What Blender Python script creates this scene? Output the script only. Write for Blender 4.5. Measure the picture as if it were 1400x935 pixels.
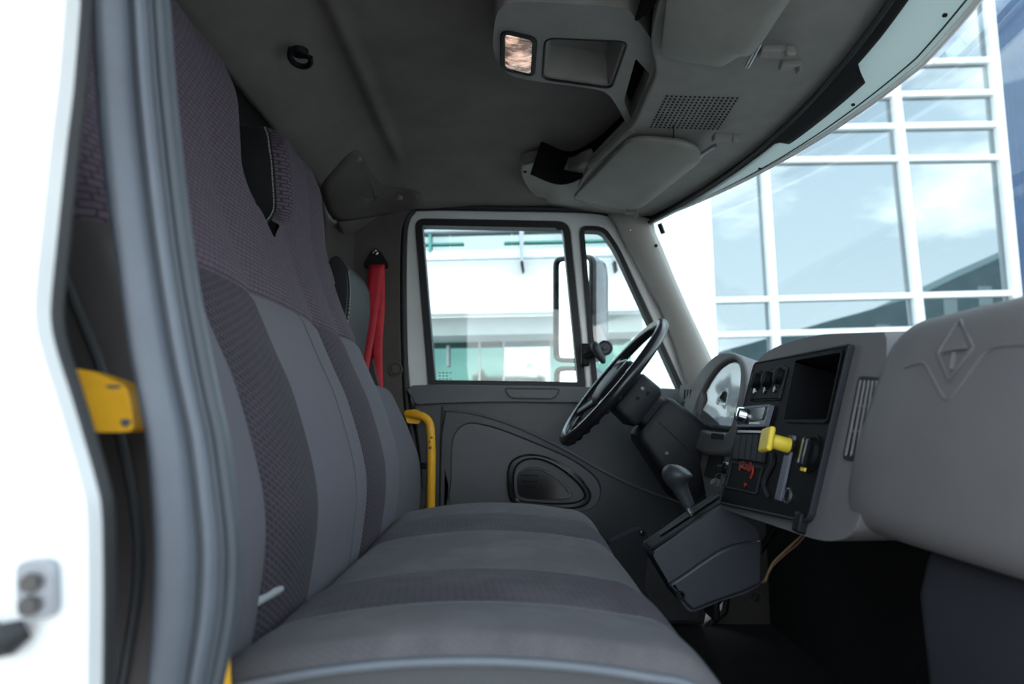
import bpy, bmesh, math, random
from mathutils import Vector, Matrix
random.seed(7)
for o in list(bpy.data.objects):
    bpy.data.objects.remove(o)
S = bpy.context.scene
COL = S.collection
R = math.radians

# ------------------------------------------------------------------ camera
# Camera is the origin of the scene. +X = front of the truck, +Y = towards the driver's door, +Z = up.
PITCH = R(6.6)
F = 1400 * 24 / 36
cam_d = bpy.data.cameras.new('camera')
cam = bpy.data.objects.new('camera', cam_d)
COL.objects.link(cam)
cam.location = (0, 0, 0)
cam.rotation_euler = (R(90) + PITCH, 0, 0)
cam_d.lens = 24
cam_d.sensor_width = 36
cam_d.clip_start = 0.02
cam_d.clip_end = 500
cam_d.dof.use_dof = True
cam_d.dof.focus_distance = 1.5
cam_d.dof.aperture_fstop = 3.4
S.camera = cam

# ------------------------------------------------------------------ sky, sun, exposure
S.view_settings.view_transform = 'Standard'
S.view_settings.look = 'None'
S.view_settings.gamma = 1
S.view_settings.use_curve_mapping = False
S.view_settings.exposure = 1.45
w = bpy.data.worlds.new('sky')
S.world = w
w.use_nodes = True
nt = w.node_tree
nt.nodes.clear()
def N(t, kind, **kw):
    n = t.nodes.new(kind)
    for k, v in kw.items():
        if k in n.inputs:
            n.inputs[k].default_value = v
        else:
            setattr(n, k, v)
    return n
wo = N(nt, 'ShaderNodeOutputWorld')
bg = N(nt, 'ShaderNodeBackground', Strength=1.0)
tc = N(nt, 'ShaderNodeTexCoord')
sep = N(nt, 'ShaderNodeSeparateXYZ')
nt.links.new(tc.outputs['Generated'], sep.inputs[0])
gr = N(nt, 'ShaderNodeValToRGB')
gr.color_ramp.elements[0].position = 0.0
gr.color_ramp.elements[0].color = (1.14, 1.20, 1.24, 1)
gr.color_ramp.elements[1].position = 0.6
gr.color_ramp.elements[1].color = (0.56, 0.74, 0.92, 1)
nt.links.new(sep.outputs['Z'], gr.inputs[0])
mp = N(nt, 'ShaderNodeMapping')
mp.inputs['Scale'].default_value = (1, 1, 2.6)
nt.links.new(tc.outputs['Generated'], mp.inputs[0])
nz = N(nt, 'ShaderNodeTexNoise', Scale=3.6, Detail=9.0, Roughness=0.58)
nt.links.new(mp.outputs[0], nz.inputs['Vector'])
cr = N(nt, 'ShaderNodeValToRGB')
cr.color_ramp.elements[0].position = 0.50
cr.color_ramp.elements[0].color = (0, 0, 0, 1)
cr.color_ramp.elements[1].position = 0.66
cr.color_ramp.elements[1].color = (1, 1, 1, 1)
nt.links.new(nz.outputs['Fac'], cr.inputs[0])
mx = N(nt, 'ShaderNodeMixRGB')
mx.inputs[2].default_value = (1.75, 1.75, 1.72, 1)
nt.links.new(cr.outputs[0], mx.inputs[0])
nt.links.new(gr.outputs[0], mx.inputs[1])
nt.links.new(mx.outputs[0], bg.inputs['Color'])
nt.links.new(bg.outputs[0], wo.inputs['Surface'])

sun_d = bpy.data.lights.new('sun', 'SUN')
sun_d.energy = 2.6
sun_d.angle = R(2.0)
sun_d.color = (1.0, 0.96, 0.90)
sun = bpy.data.objects.new('sun', sun_d)
COL.objects.link(sun)
sun.rotation_euler = Vector((0.35, 0.0, -1.0)).to_track_quat('-Z', 'Y').to_euler()

# ------------------------------------------------------------------ pixel tracing -> real points
def ray(u, v):
    a = (u - 700) / F
    b = (467.5 - v) / F
    return Vector((a, math.cos(PITCH) - b * math.sin(PITCH), math.sin(PITCH) + b * math.cos(PITCH)))
def at(u, v, Y):
    r = ray(u, v)
    return r * (Y / r.y)
class Plane:
    def __init__(s, o, ex, ey):
        s.o = Vector(o); s.ex = Vector(ex).normalized()
        ey = Vector(ey); s.ey = (ey - s.ex * ey.dot(s.ex)).normalized()
        s.en = s.ex.cross(s.ey)
    def __call__(s, a, b, c=0.0):
        return s.o + s.ex * a + s.ey * b + s.en * c
    def px(s, u, v):
        r = ray(u, v)
        t = s.o.dot(s.en) / r.dot(s.en)
        q = r * t - s.o
        return (q.dot(s.ex), q.dot(s.ey))
    def pxs(s, pts):
        return [s.px(*p) for p in pts]

# ------------------------------------------------------------------ materials
def newmat(name):
    m = bpy.data.materials.new(name)
    m.use_nodes = True
    return m, m.node_tree, m.node_tree.nodes['Principled BSDF']
MATS = {}
def mat(name, col, rough=0.5, metal=0.0, var=0.12, vscale=9.0, bump=0.0, bscale=400.0, spec=0.5, coat=0.0, emit=None, es=0.0):
    if name in MATS:
        return MATS[name]
    m, t, p = newmat(name)
    p.inputs['Roughness'].default_value = rough
    p.inputs['Metallic'].default_value = metal
    p.inputs['Specular IOR Level'].default_value = spec
    p.inputs['Coat Weight'].default_value = coat
    tcn = N(t, 'ShaderNodeTexCoord')
    n1 = N(t, 'ShaderNodeTexNoise', Scale=vscale, Detail=6.0, Roughness=0.6)
    t.links.new(tcn.outputs['Object'], n1.inputs['Vector'])
    rp = N(t, 'ShaderNodeValToRGB')
    rp.color_ramp.elements[0].position = 0.3
    rp.color_ramp.elements[1].position = 0.7
    rp.color_ramp.elements[0].color = (*[c * (1 - var) for c in col], 1)
    rp.color_ramp.elements[1].color = (*[min(1, c * (1 + var)) for c in col], 1)
    t.links.new(n1.outputs['Fac'], rp.inputs[0])
    t.links.new(rp.outputs[0], p.inputs['Base Color'])
    if bump:
        n2 = N(t, 'ShaderNodeTexNoise', Scale=bscale, Detail=2.0)
        t.links.new(tcn.outputs['Object'], n2.inputs['Vector'])
        bp = N(t, 'ShaderNodeBump', Strength=bump, Distance=0.002)
        t.links.new(n2.outputs['Fac'], bp.inputs['Height'])
        t.links.new(bp.outputs[0], p.inputs['Normal'])
    if emit:
        p.inputs['Emission Color'].default_value = (*emit, 1)
        p.inputs['Emission Strength'].default_value = es
    MATS[name] = m
    return m
def fabric(name, c1, c2, line, bw, bh, rot=0.0, mort=0.12, dust=0.0):
    """woven seat cloth: rows of small dashes laid out on the panel's own UV (metres)"""
    m, t, p = newmat(name)
    p.inputs['Roughness'].default_value = 0.85
    p.inputs['Specular IOR Level'].default_value = 0.25
    p.inputs['Sheen Weight'].default_value = 0.04
    p.inputs['Sheen Roughness'].default_value = 0.5
    uv = N(t, 'ShaderNodeUVMap')
    mpn = N(t, 'ShaderNodeMapping')
    mpn.inputs['Rotation'].default_value = (0, 0, rot)
    t.links.new(uv.outputs[0], mpn.inputs[0])
    b = N(t, 'ShaderNodeTexBrick')
    b.inputs['Scale'].default_value = 1.0
    b.inputs['Brick Width'].default_value = bw
    b.inputs['Row Height'].default_value = bh
    b.inputs['Mortar Size'].default_value = bh * mort
    b.inputs['Mortar Smooth'].default_value = 0.6
    b.inputs['Color1'].default_value = (*c1, 1)
    b.inputs['Color2'].default_value = (*c2, 1)
    b.inputs['Mortar'].default_value = (*line, 1)
    t.links.new(mpn.outputs[0], b.inputs['Vector'])
    n1 = N(t, 'ShaderNodeTexNoise', Scale=900.0, Detail=3.0)
    t.links.new(uv.outputs[0], n1.inputs['Vector'])
    mixn = N(t, 'ShaderNodeMixRGB', blend_type='OVERLAY')
    mixn.inputs[0].default_value = 0.35
    t.links.new(b.outputs['Color'], mixn.inputs[1])
    t.links.new(n1.outputs['Fac'], mixn.inputs[2])
    n3 = N(t, 'ShaderNodeTexNoise', Scale=7.0, Detail=7.0, Roughness=0.65)
    t.links.new(uv.outputs[0], n3.inputs['Vector'])
    rr = N(t, 'ShaderNodeValToRGB')
    rr.color_ramp.elements[0].position = 0.46
    rr.color_ramp.elements[1].position = 0.78
    rr.color_ramp.elements[0].color = (0, 0, 0, 1)
    rr.color_ramp.elements[1].color = (dust, dust, dust, 1)
    t.links.new(n3.outputs['Fac'], rr.inputs[0])
    md = N(t, 'ShaderNodeMixRGB')
    md.inputs[2].default_value = (0.30, 0.29, 0.28, 1)
    t.links.new(rr.outputs[0], md.inputs[0])
    t.links.new(mixn.outputs[0], md.inputs[1])
    t.links.new(md.outputs[0], p.inputs['Base Color'])
    bp = N(t, 'ShaderNodeBump', Strength=0.35, Distance=0.001)
    t.links.new(b.outputs['Fac'], bp.inputs['Height'])
    bp.invert = True
    t.links.new(bp.outputs[0], p.inputs['Normal'])
    MATS[name] = m
    return m
def glassmat(name, tint, refl=0.06, rough=0.0, scratch=0.0):
    """clear sheet glass: see-through with a mirror-like reflection that grows at grazing angles"""
    m = bpy.data.materials.new(name)
    m.use_nodes = True
    t = m.node_tree
    t.nodes.clear()
    out = N(t, 'ShaderNodeOutputMaterial')
    tr = N(t, 'ShaderNodeBsdfTransparent')
    tr.inputs[0].default_value = (*tint, 1)
    gl = N(t, 'ShaderNodeBsdfGlossy', Roughness=rough)
    fr = N(t, 'ShaderNodeLayerWeight', Blend=0.5)
    mix = N(t, 'ShaderNodeMixShader')
    pw = N(t, 'ShaderNodeMath', operation='POWER')
    pw.inputs[1].default_value = 5.0
    ml = N(t, 'ShaderNodeMath', operation='MULTIPLY_ADD')
    ml.inputs[1].default_value = 0.8
    ml.inputs[2].default_value = refl
    ml.use_clamp = True
    t.links.new(fr.outputs['Facing'], pw.inputs[0])
    t.links.new(pw.outputs[0], ml.inputs[0])
    t.links.new(ml.outputs[0], mix.inputs[0])
    t.links.new(tr.outputs[0], mix.inputs[1])
    t.links.new(gl.outputs[0], mix.inputs[2])
    t.links.new(mix.outputs[0], out.inputs[0])
    MATS[name] = m
    return m

mat('headliner', (0.170, 0.155, 0.145), 0.95, var=0.14, vscale=5, bump=0.25, bscale=700, spec=0.15)
mat('pillar_trim_dark', (0.095, 0.087, 0.078), 0.75, var=0.12, bump=0.15)
mat('pillar_trim_light', (0.46, 0.445, 0.41), 0.6, var=0.06, bump=0.12)
mat('console_grey', (0.215, 0.205, 0.190), 0.62, var=0.10, vscale=14, bump=0.2, bscale=500)
mat('visor_vinyl', (0.215, 0.212, 0.190), 0.6, var=0.08, vscale=12, bump=0.15, bscale=350)
mat('black_plastic', (0.0070, 0.0077, 0.0091), 0.55, var=0.2, spec=0.25)
mat('bezel_black', (0.0056, 0.0063, 0.0077), 0.6, var=0.2, spec=0.10)
mat('black_gloss', (0.010, 0.011, 0.013), 0.16, var=0.2)
mat('rubber', (0.0112, 0.0126, 0.0140), 0.55, var=0.2)
mat('net', (0.008, 0.008, 0.008), 0.95, var=0.4, vscale=120, bump=0.6, bscale=150, spec=0.1)
mat('door_grey', (0.0907, 0.0975, 0.1062), 0.46, var=0.07, bump=0.1, bscale=600)
mat('door_grey_dark', (0.0515, 0.0562, 0.0628), 0.42, var=0.07, bump=0.1, bscale=600)
mat('white_paint', (0.80, 0.81, 0.80), 0.28, var=0.03, coat=0.3)
mat('white_paint_inner', (0.84, 0.86, 0.84), 0.3, var=0.04, coat=0.3)
mat('dash_grey', (0.1364, 0.1320, 0.1338), 0.58, var=0.06, vscale=10, bump=0.15, bscale=600)
mat('dash_dark', (0.0225, 0.0240, 0.0300), 0.6, var=0.10, bump=0.15, spec=0.25)
mat('tower_plastic', (0.0330, 0.0382, 0.0510), 0.42, var=0.10, bump=0.25, bscale=450)
mat('wheel_rim', (0.013, 0.014, 0.016), 0.24, var=0.15, bump=0.05, bscale=300)
mat('column_plastic', (0.0112, 0.0128, 0.0160), 0.5, var=0.15, bump=0.2, bscale=500, spec=0.3)
mat('vinyl_black', (0.022, 0.024, 0.026), 0.42, var=0.2, bump=0.2, bscale=250)
mat('vinyl_slate', (0.0357, 0.0399, 0.0450), 0.5, var=0.1, bump=0.2, bscale=300)
mat('vinyl_dark', (0.024, 0.028, 0.032), 0.55, var=0.1, bump=0.2, bscale=300, spec=0.3)
mat('vinyl_brown', (0.060, 0.052, 0.052), 0.5, var=0.15, bump=0.1)
mat('thread', (0.33, 0.34, 0.33), 0.8)
mat('piping', (0.115, 0.130, 0.150), 0.6)
mat('yellow_paint', (0.95, 0.47, 0.025), 0.38, var=0.12, vscale=30)
mat('yellow_knob', (0.82, 0.62, 0.05), 0.4, var=0.08, vscale=30)
mat('worn_steel', (0.10, 0.095, 0.09), 0.5, metal=0.6)
mat('chrome', (0.75, 0.77, 0.80), 0.12, metal=1.0, var=0.03)
mat('satin_metal', (0.35, 0.37, 0.40), 0.35, metal=0.9)
mat('belt_red', (0.58, 0.022, 0.040), 0.6, var=0.18, vscale=25, bump=0.4, bscale=500)
mat('strip_rubber', (0.1062, 0.1207, 0.1428), 0.42, var=0.10, vscale=14)
mat('strip_rubber_dark', (0.045, 0.055, 0.065), 0.5, var=0.10, vscale=14)
mat('floor_carpet', (0.012, 0.012, 0.014), 0.95, var=0.3, vscale=60, bump=0.6, bscale=200)
mat('mirror_glass', (0.92, 0.95, 0.95), 0.02, metal=1.0, var=0.01)
mat('housing', (0.1280, 0.1440, 0.1680), 0.2, metal=0.3, var=0.1)
mat('knob_rubber', (0.036, 0.043, 0.048), 0.45, var=0.1)
mat('red_marker', (0.30, 0.025, 0.012), 0.5)
mat('strap_slate', (0.115, 0.125, 0.165), 0.5)
mat('wire_red', (0.13, 0.045, 0.04), 0.5)
mat('wire_yellow', (0.11, 0.085, 0.03), 0.5)
mat('label_white', (0.62, 0.64, 0.64), 0.5)
mat('tag_grey', (0.28, 0.29, 0.30), 0.6)
mat('lamp_lens', (0.62, 0.50, 0.44), 0.12, var=0.25, vscale=60, emit=(1.0, 0.72, 0.58), es=0.10)
mat('lamp_bulb', (0.9, 0.8, 0.7), 0.3, emit=(1.0, 0.74, 0.60), es=1.3)
mat('display', (0.055, 0.075, 0.080), 0.12, var=0.1)
mat('facade_white', (0.86, 0.88, 0.88), 0.5, var=0.03)
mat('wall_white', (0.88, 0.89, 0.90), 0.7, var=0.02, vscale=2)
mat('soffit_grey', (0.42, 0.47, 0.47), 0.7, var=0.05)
mat('rail_steel', (0.42, 0.46, 0.50), 0.4, metal=0.3)
mat('rail_green', (0.10, 0.34, 0.30), 0.4)
mat('asphalt', (0.20, 0.20, 0.20), 0.9, var=0.2, vscale=4, bump=0.3, bscale=60)
mat('blue_cladding', (0.018, 0.060, 0.150), 0.35, var=0.15, vscale=1.5)
mat('teal_wall', (0.13, 0.19, 0.20), 0.6, var=0.15, vscale=1)
mat('leaf_green', (0.12, 0.24, 0.04), 0.7, var=0.4, vscale=9)
mat('cluster_face', (0.045, 0.060, 0.072), 0.35, var=0.3, vscale=20)
fabric('cloth_pattern_upper', (0.106, 0.082, 0.108), (0.088, 0.067, 0.090), (0.042, 0.032, 0.045), 0.014, 0.0085, 0.0, 0.20)
fabric('cloth_pattern_lower', (0.034, 0.027, 0.037), (0.027, 0.022, 0.031), (0.090, 0.076, 0.094), 0.0120, 0.0075, 0.55, 0.10, dust=0.03)
fabric('cloth_pattern_seat', (0.042, 0.034, 0.044), (0.033, 0.027, 0.036), (0.080, 0.069, 0.082), 0.0120, 0.0075, 0.55, 0.10, dust=0.16)
fabric('cloth_grey', (0.122, 0.117, 0.138), (0.114, 0.110, 0.130), (0.106, 0.102, 0.121), 0.004, 0.003, 0.3, 0.2, dust=0.05)
fabric('cloth_grey_seat', (0.094, 0.089, 0.096), (0.088, 0.084, 0.090), (0.082, 0.078, 0.084), 0.004, 0.003, 0.3, 0.2, dust=0.25)
glassmat('side_glass', (0.93, 0.985, 0.975), 0.05)
glassmat('windshield_glass', (0.93, 0.975, 0.97), 0.04)
glassmat('cluster_lens', (0.62, 0.68, 0.70), 0.22, 0.03)
glassmat('clear_acrylic', (0.8, 0.82, 0.82), 0.08, 0.02)
def lamp_mat(name):
    m, t, p = newmat(name)
    p.inputs['Base Color'].default_value = (0.55, 0.44, 0.38, 1)
    p.inputs['Roughness'].default_value = 0.15
    tcn = N(t, 'ShaderNodeTexCoord')
    mpn = N(t, 'ShaderNodeMapping')
    mpn.inputs['Scale'].default_value = (34, 60, 10)
    t.links.new(tcn.outputs['Object'], mpn.inputs[0])
    n1 = N(t, 'ShaderNodeTexNoise', Scale=1.0, Detail=5.0, Roughness=0.65)
    t.links.new(mpn.outputs[0], n1.inputs['Vector'])
    rp = N(t, 'ShaderNodeValToRGB')
    rp.color_ramp.elements[0].position = 0.42
    rp.color_ramp.elements[0].color = (0.035, 0.018, 0.014, 1)
    rp.color_ramp.elements[1].position = 0.68
    rp.color_ramp.elements[1].color = (0.55, 0.36, 0.27, 1)
    t.links.new(n1.outputs['Fac'], rp.inputs[0])
    t.links.new(rp.outputs[0], p.inputs['Emission Color'])
    p.inputs['Emission Strength'].default_value = 0.7
    MATS[name] = m
lamp_mat('lamp_glow')
def visor_shell(name):
    # white fibreglass sun shield: daylight from above glows through it a little
    m, t, p = newmat(name)
    p.inputs['Base Color'].default_value = (0.80, 0.86, 0.84, 1)
    p.inputs['Roughness'].default_value = 0.4
    out = t.nodes['Material Output']
    tl = N(t, 'ShaderNodeBsdfTranslucent')
    tl.inputs[0].default_value = (0.66, 0.74, 0.72, 1)
    mix = N(t, 'ShaderNodeMixShader')
    mix.inputs[0].default_value = 0.45
    t.links.new(p.outputs[0], mix.inputs[1])
    t.links.new(tl.outputs[0], mix.inputs[2])
    t.links.new(mix.outputs[0], out.inputs[0])
    MATS[name] = m
visor_shell('fibreglass')
def facade_glass(name, col, rough):
    m, t, p = newmat(name)
    p.inputs['Base Color'].default_value = (*col, 1)
    p.inputs['Metallic'].default_value = 1.0
    p.inputs['Roughness'].default_value = rough
    tcn = N(t, 'ShaderNodeTexCoord')
    n2 = N(t, 'ShaderNodeTexNoise', Scale=0.5, Detail=1.0)
    t.links.new(tcn.outputs['Object'], n2.inputs['Vector'])
    bp = N(t, 'ShaderNodeBump', Strength=0.06, Distance=0.05)
    t.links.new(n2.outputs['Fac'], bp.inputs['Height'])
    t.links.new(bp.outputs[0], p.inputs['Normal'])
    MATS[name] = m
facade_glass('facade_glass', (0.275, 0.312, 0.335), 0.0)
facade_glass('green_glass', (0.070, 0.150, 0.138), 0.05)
facade_glass('pale_glass', (0.29, 0.35, 0.35), 0.05)

# ------------------------------------------------------------------ mesh helpers
ORG = {}
def obj(name, verts, faces, m, parent=None, smooth=38, bevel=0.0, seg=2, uv=None, solid=0.0, sub=0, label=None):
    verts = [Vector(v) for v in verts]
    if parent is None:
        lo = [min(v[i] for v in verts) for i in range(3)]
        hi = [max(v[i] for v in verts) for i in range(3)]
        org = Vector(((lo[0] + hi[0]) / 2, (lo[1] + hi[1]) / 2, lo[2]))
    else:
        org = ORG[parent.name]
    me = bpy.data.meshes.new(name)
    me.from_pydata([v - org for v in verts], [], faces)
    bm = bmesh.new()
    bm.from_mesh(me)
    bmesh.ops.remove_doubles(bm, verts=bm.verts, dist=1e-6)
    if uv is None:
        bmesh.ops.recalc_face_normals(bm, faces=bm.faces)
    bm.to_mesh(me)
    bm.free()
    if uv is not None:
        lay = me.uv_layers.new(name='UVMap')
        for l in me.loops:
            lay.data[l.index].uv = uv[l.vertex_index] if l.vertex_index < len(uv) else (0, 0)
    if smooth:
        me.shade_smooth()
        me.set_sharp_from_angle(angle=R(smooth))
    me.materials.append(MATS[m] if isinstance(m, str) else m)
    o = bpy.data.objects.new(name, me)
    COL.objects.link(o)
    if parent is None:
        o.location = org
    else:
        o.parent = parent
    ORG[o.name] = org
    if solid:
        md = o.modifiers.new('thickness', 'SOLIDIFY')
        md.thickness = abs(solid)
        md.offset = 1 if solid > 0 else -1
    if bevel:
        md = o.modifiers.new('bevel', 'BEVEL')
        md.width = bevel
        md.segments = seg
        md.limit_method = 'ANGLE'
        md.angle_limit = R(35)
    if sub:
        md = o.modifiers.new('sub', 'SUBSURF')
        md.levels = sub
        md.render_levels = sub
    if label:
        o['label'] = label
    return o
def thing(name, loc, label=None, cat=None, group=None, kind=None):
    o = bpy.data.objects.new(name, None)
    COL.objects.link(o)
    o.location = loc
    o.empty_display_size = 0.05
    ORG[o.name] = Vector(loc)
    return tag(o, label, cat, group, kind)
def tag(o, label=None, cat=None, group=None, kind=None):
    if label: o['label'] = label
    if cat: o['category'] = cat
    if group: o['group'] = group
    if kind: o['kind'] = kind
    return o
def prism(pts, d):
    """closed polygon of 3D points pushed along vector d"""
    pts = [Vector(p) for p in pts]
    d = Vector(d)
    n = len(pts)
    v = pts + [p + d for p in pts]
    f = [list(range(n))[::-1], list(range(n, 2 * n))]
    f += [[i, (i + 1) % n, n + (i + 1) % n, n + i] for i in range(n)]
    return v, f
def box(c, s, ax=None):
    c = Vector(c)
    ax = ax or (Vector((1, 0, 0)), Vector((0, 1, 0)), Vector((0, 0, 1)))
    v = [c + ax[0] * (s[0] / 2 * i) + ax[1] * (s[1] / 2 * j) + ax[2] * (s[2] / 2 * k) for k in (-1, 1) for j in (-1, 1) for i in (-1, 1)]
    f = [[0, 2, 3, 1], [4, 5, 7, 6], [0, 1, 5, 4], [2, 6, 7, 3], [0, 4, 6, 2], [1, 3, 7, 5]]
    return v, f
def join(*vfs):
    V, Fc = [], []
    for v, f in vfs:
        o = len(V)
        V += list(v)
        Fc += [[i + o for i in q] for q in f]
    return V, Fc
def rnd(poly, r, seg=5):
    """2D polygon with rounded corners; r a number or one per corner"""
    out = []
    n = len(poly)
    for i in range(n):
        p0, p1, p2 = [Vector(poly[(i + k) % n]) for k in (-1, 0, 1)]
        rr = r[i] if isinstance(r, (list, tuple)) else r
        a, b = (p0 - p1), (p2 - p1)
        la, lb = a.length, b.length
        if rr <= 0 or la < 1e-9 or lb < 1e-9:
            out.append(tuple(p1)); continue
        rr = min(rr, la * 0.45, lb * 0.45)
        A, B = p1 + a / la * rr, p1 + b / lb * rr
        for k in range(seg + 1):
            t = k / seg
            out.append(tuple(A * (1 - t) ** 2 + p1 * 2 * t * (1 - t) + B * t * t))
    return out
def spl(pts, n=6, closed=False):
    """Catmull-Rom through points of any dimension"""
    P = [Vector(p) for p in pts]
    out = []
    L = len(P)
    rng = L if closed else L - 1
    for i in range(rng):
        if closed:
            p0, p1, p2, p3 = P[(i - 1) % L], P[i], P[(i + 1) % L], P[(i + 2) % L]
        else:
            p0, p1, p2, p3 = P[max(i - 1, 0)], P[i], P[i + 1], P[min(i + 2, L - 1)]
        for k in range(n):
            t = k / n
            out.append(0.5 * ((2 * p1) + (p2 - p0) * t + (2 * p0 - 5 * p1 + 4 * p2 - p3) * t * t + (3 * p1 - p0 - 3 * p2 + p3) * t ** 3))
    if not closed:
        out.append(P[-1])
    return out
def plate(pl, outer, holes, c0, c1):
    """flat plate in plane pl with holes, from height c0 to c1 along the plane's normal"""
    bm = bmesh.new()
    loops = []
    for lp in [outer] + list(holes):
        vs = [bm.verts.new((a, b, 0)) for a, b in lp]
        es = [bm.edges.new((vs[i], vs[(i + 1) % len(vs)])) for i in range(len(vs))]
        loops.append((vs, es))
    bmesh.ops.triangle_fill(bm, use_beauty=True, use_dissolve=False, edges=[e for l in loops for e in l[1]])
    bm.verts.index_update()
    co = [(v.co.x, v.co.y) for v in bm.verts]
    tr = [[v.index for v in f.verts] for f in bm.faces]
    n = len(co)
    V = [pl(a, b, c0) for a, b in co] + [pl(a, b, c1) for a, b in co]
    Fc = [t[::-1] for t in tr] + [[i + n for i in t] for t in tr]
    for vs, es in loops:
        idx = [v.index for v in vs]
        for i in range(len(idx)):
            a, b = idx[i], idx[(i + 1) % len(idx)]
            Fc.append([a, b, b + n, a + n])
    bm.free()
    return V, Fc
def off2(poly, d):
    """offset closed 2D polygon (d>0 grows it)"""
    n = len(poly)
    area = sum(poly[i][0] * poly[(i + 1) % n][1] - poly[(i + 1) % n][0] * poly[i][1] for i in range(n))
    s = 1 if area > 0 else -1
    out = []
    for i in range(n):
        p0, p1, p2 = [Vector(poly[(i + k) % n]) for k in (-1, 0, 1)]
        e1, e2 = (p1 - p0).normalized(), (p2 - p1).normalized()
        nn = Vector((e1.y + e2.y, -(e1.x + e2.x)))
        l = nn.length
        nn = nn / l if l > 1e-6 else Vector((e1.y, -e1.x))
        k = min(1.6, 1 / max(0.4, l / 2))
        out.append(tuple(p1 + nn * d * s * k))
    return out
def loft(rings, closed=True, cap=True):
    V = [Vector(p) for r in rings for p in r]
    n = len(rings[0])
    Fc = []
    for i in range(len(rings) - 1):
        for j in range(n if closed else n - 1):
            a, b = i * n + j, i * n + (j + 1) % n
            Fc.append([a, b, b + n, a + n])
    if cap and closed:
        Fc.append(list(range(n))[::-1])
        Fc.append(list(range((len(rings) - 1) * n, len(rings) * n)))
    return V, Fc
def tube(path, rad, seg=10, closed=False, flat=1.0, up=None):
    P = [Vector(p) for p in path]
    n = len(P)
    rings = []
    prev = None
    for i in range(n):
        if closed:
            t = (P[(i + 1) % n] - P[i - 1]).normalized()
        else:
            t = (P[min(i + 1, n - 1)] - P[max(i - 1, 0)]).normalized()
        if prev is None:
            ref = Vector(up) if up else (Vector((0, 0, 1)) if abs(t.z) < 0.9 else Vector((1, 0, 0)))
            a = (ref - t * ref.dot(t)).normalized()
        else:
            a = (prev - t * prev.dot(t)).normalized()
        prev = a
        b = t.cross(a)
        r = rad[i] if isinstance(rad, (list, tuple)) else rad
        rings.append([P[i] + a * (r * math.cos(q)) + b * (r * flat * math.sin(q)) for q in [2 * math.pi * k / seg for k in range(seg)]])
    if closed:
        rings.append(rings[0])
        return loft(rings, True, False)
    return loft(rings, True, True)
def cyl(c, ax, r, h, seg=20, r2=None):
    """cylinder from c along unit axis ax by h"""
    ax = Vector(ax).normalized()
    a = ax.orthogonal().normalized()
    b = ax.cross(a)
    c = Vector(c)
    r2 = r if r2 is None else r2
    rg = lambda q, rr: [q + a * rr * math.cos(t) + b * rr * math.sin(t) for t in [2 * math.pi * k / seg for k in range(seg)]]
    return loft([rg(c, r), rg(c + ax * h, r2)])
def lathe(c, ax, prof, seg=24):
    """profile list of (distance along axis, radius)"""
    ax = Vector(ax).normalized()
    a = ax.orthogonal().normalized()
    b = ax.cross(a)
    c = Vector(c)
    return loft([[c + ax * d + a * rr * math.cos(t) + b * rr * math.sin(t) for t in [2 * math.pi * k / seg for k in range(seg)]] for d, rr in prof])
def grid(fn, nu, nv):
    V = [fn(i / nu, j / nv) for j in range(nv + 1) for i in range(nu + 1)]
    Fc = [[j * (nu + 1) + i, j * (nu + 1) + i + 1, (j + 1) * (nu + 1) + i + 1, (j + 1) * (nu + 1) + i] for j in range(nv) for i in range(nu)]
    return V, Fc
def interp(tab, x):
    if x <= tab[0][0]: return tab[0][1]
    for (x0, y0), (x1, y1) in zip(tab, tab[1:]):
        if x <= x1:
            t = (x - x0) / (x1 - x0)
            return y0 + (y1 - y0) * t
    return tab[-1][1]
def smoothtab(tab, n=8):
    return [(p[0], p[1]) for p in spl(tab, n)]
def sstep(a, b, x):
    t = max(0, min(1, (x - a) / (b - a)))
    return t * t * (3 - 2 * t)

# ================================================================== STRUCTURE: the cab shell
YD = 2.50                                   # inner face of the driver's door
D = Plane((0, YD, 0), (1, 0, 0), (0, 0, 1))     # normal points to -Y, into the cab
def Xh(y):                                  # front edge of the roof, bowed forward
    return 0.675 - 0.175 * ((y - 1.45) / 0.95) ** 2

# floor and bulkhead
v, f = box((0.10, 1.45, -0.74), (1.75, 2.2, 0.06))
tag(obj('floor', v, f, 'floor_carpet', bevel=0.01), 'black carpeted cab floor below the seats', kind='structure')
v, f = box((0.93, 1.45, -0.36), (0.05, 2.1, 0.80))
tag(obj('wall_front', v, f, 'floor_carpet', bevel=0.01), 'black firewall of the footwell under the dashboard', kind='structure')
v, f = box((-0.73, 1.45, 0.075), (0.08, 2.2, 1.61))
tag(obj('wall_back', v, f, 'net', bevel=0.01), 'dark rear cab wall behind the seat backs', kind='structure')

# ceiling
def ceil_z(x, y):
    z = 0.862
    z -= 0.112 * (1 - sstep(-0.645, -0.40, x)) ** 1.1
    z -= 0.010 * math.exp(-((x + 0.375) / 0.016) ** 2) * (1 - sstep(2.12, 2.25, y))
    z -= 0.075 * sstep(2.22, 2.47, y) + 0.075 * (1 - sstep(0.44, 0.66, y))
    z -= 0.05 * sstep(0.25, 0.7, x)
    z += 0.012 * sstep(-0.36, -0.1, x)
    return z
def cfn(s, t):
    y = 0.40 + 2.12 * t
    x = -0.625 + s * (Xh(y) + 0.625 + 0.012)
    return Vector((x, y, ceil_z(x, y)))
v, f = grid(cfn, 90, 60)
ceo = tag(obj('ceiling', v, f, 'headliner', solid=0.03, smooth=60), 'dark grey fabric headliner with a pressed groove', kind='structure')
v, f = grid(lambda s, t: Vector((Xh(0.40 + 2.1 * t) + 0.012 + 0.01 * s, 0.40 + 2.1 * t, 0.715 + 0.19 * s)), 2, 40)
obj('roof_front_edge', v, f, 'black_plastic', ceo, solid=0.01)
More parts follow.
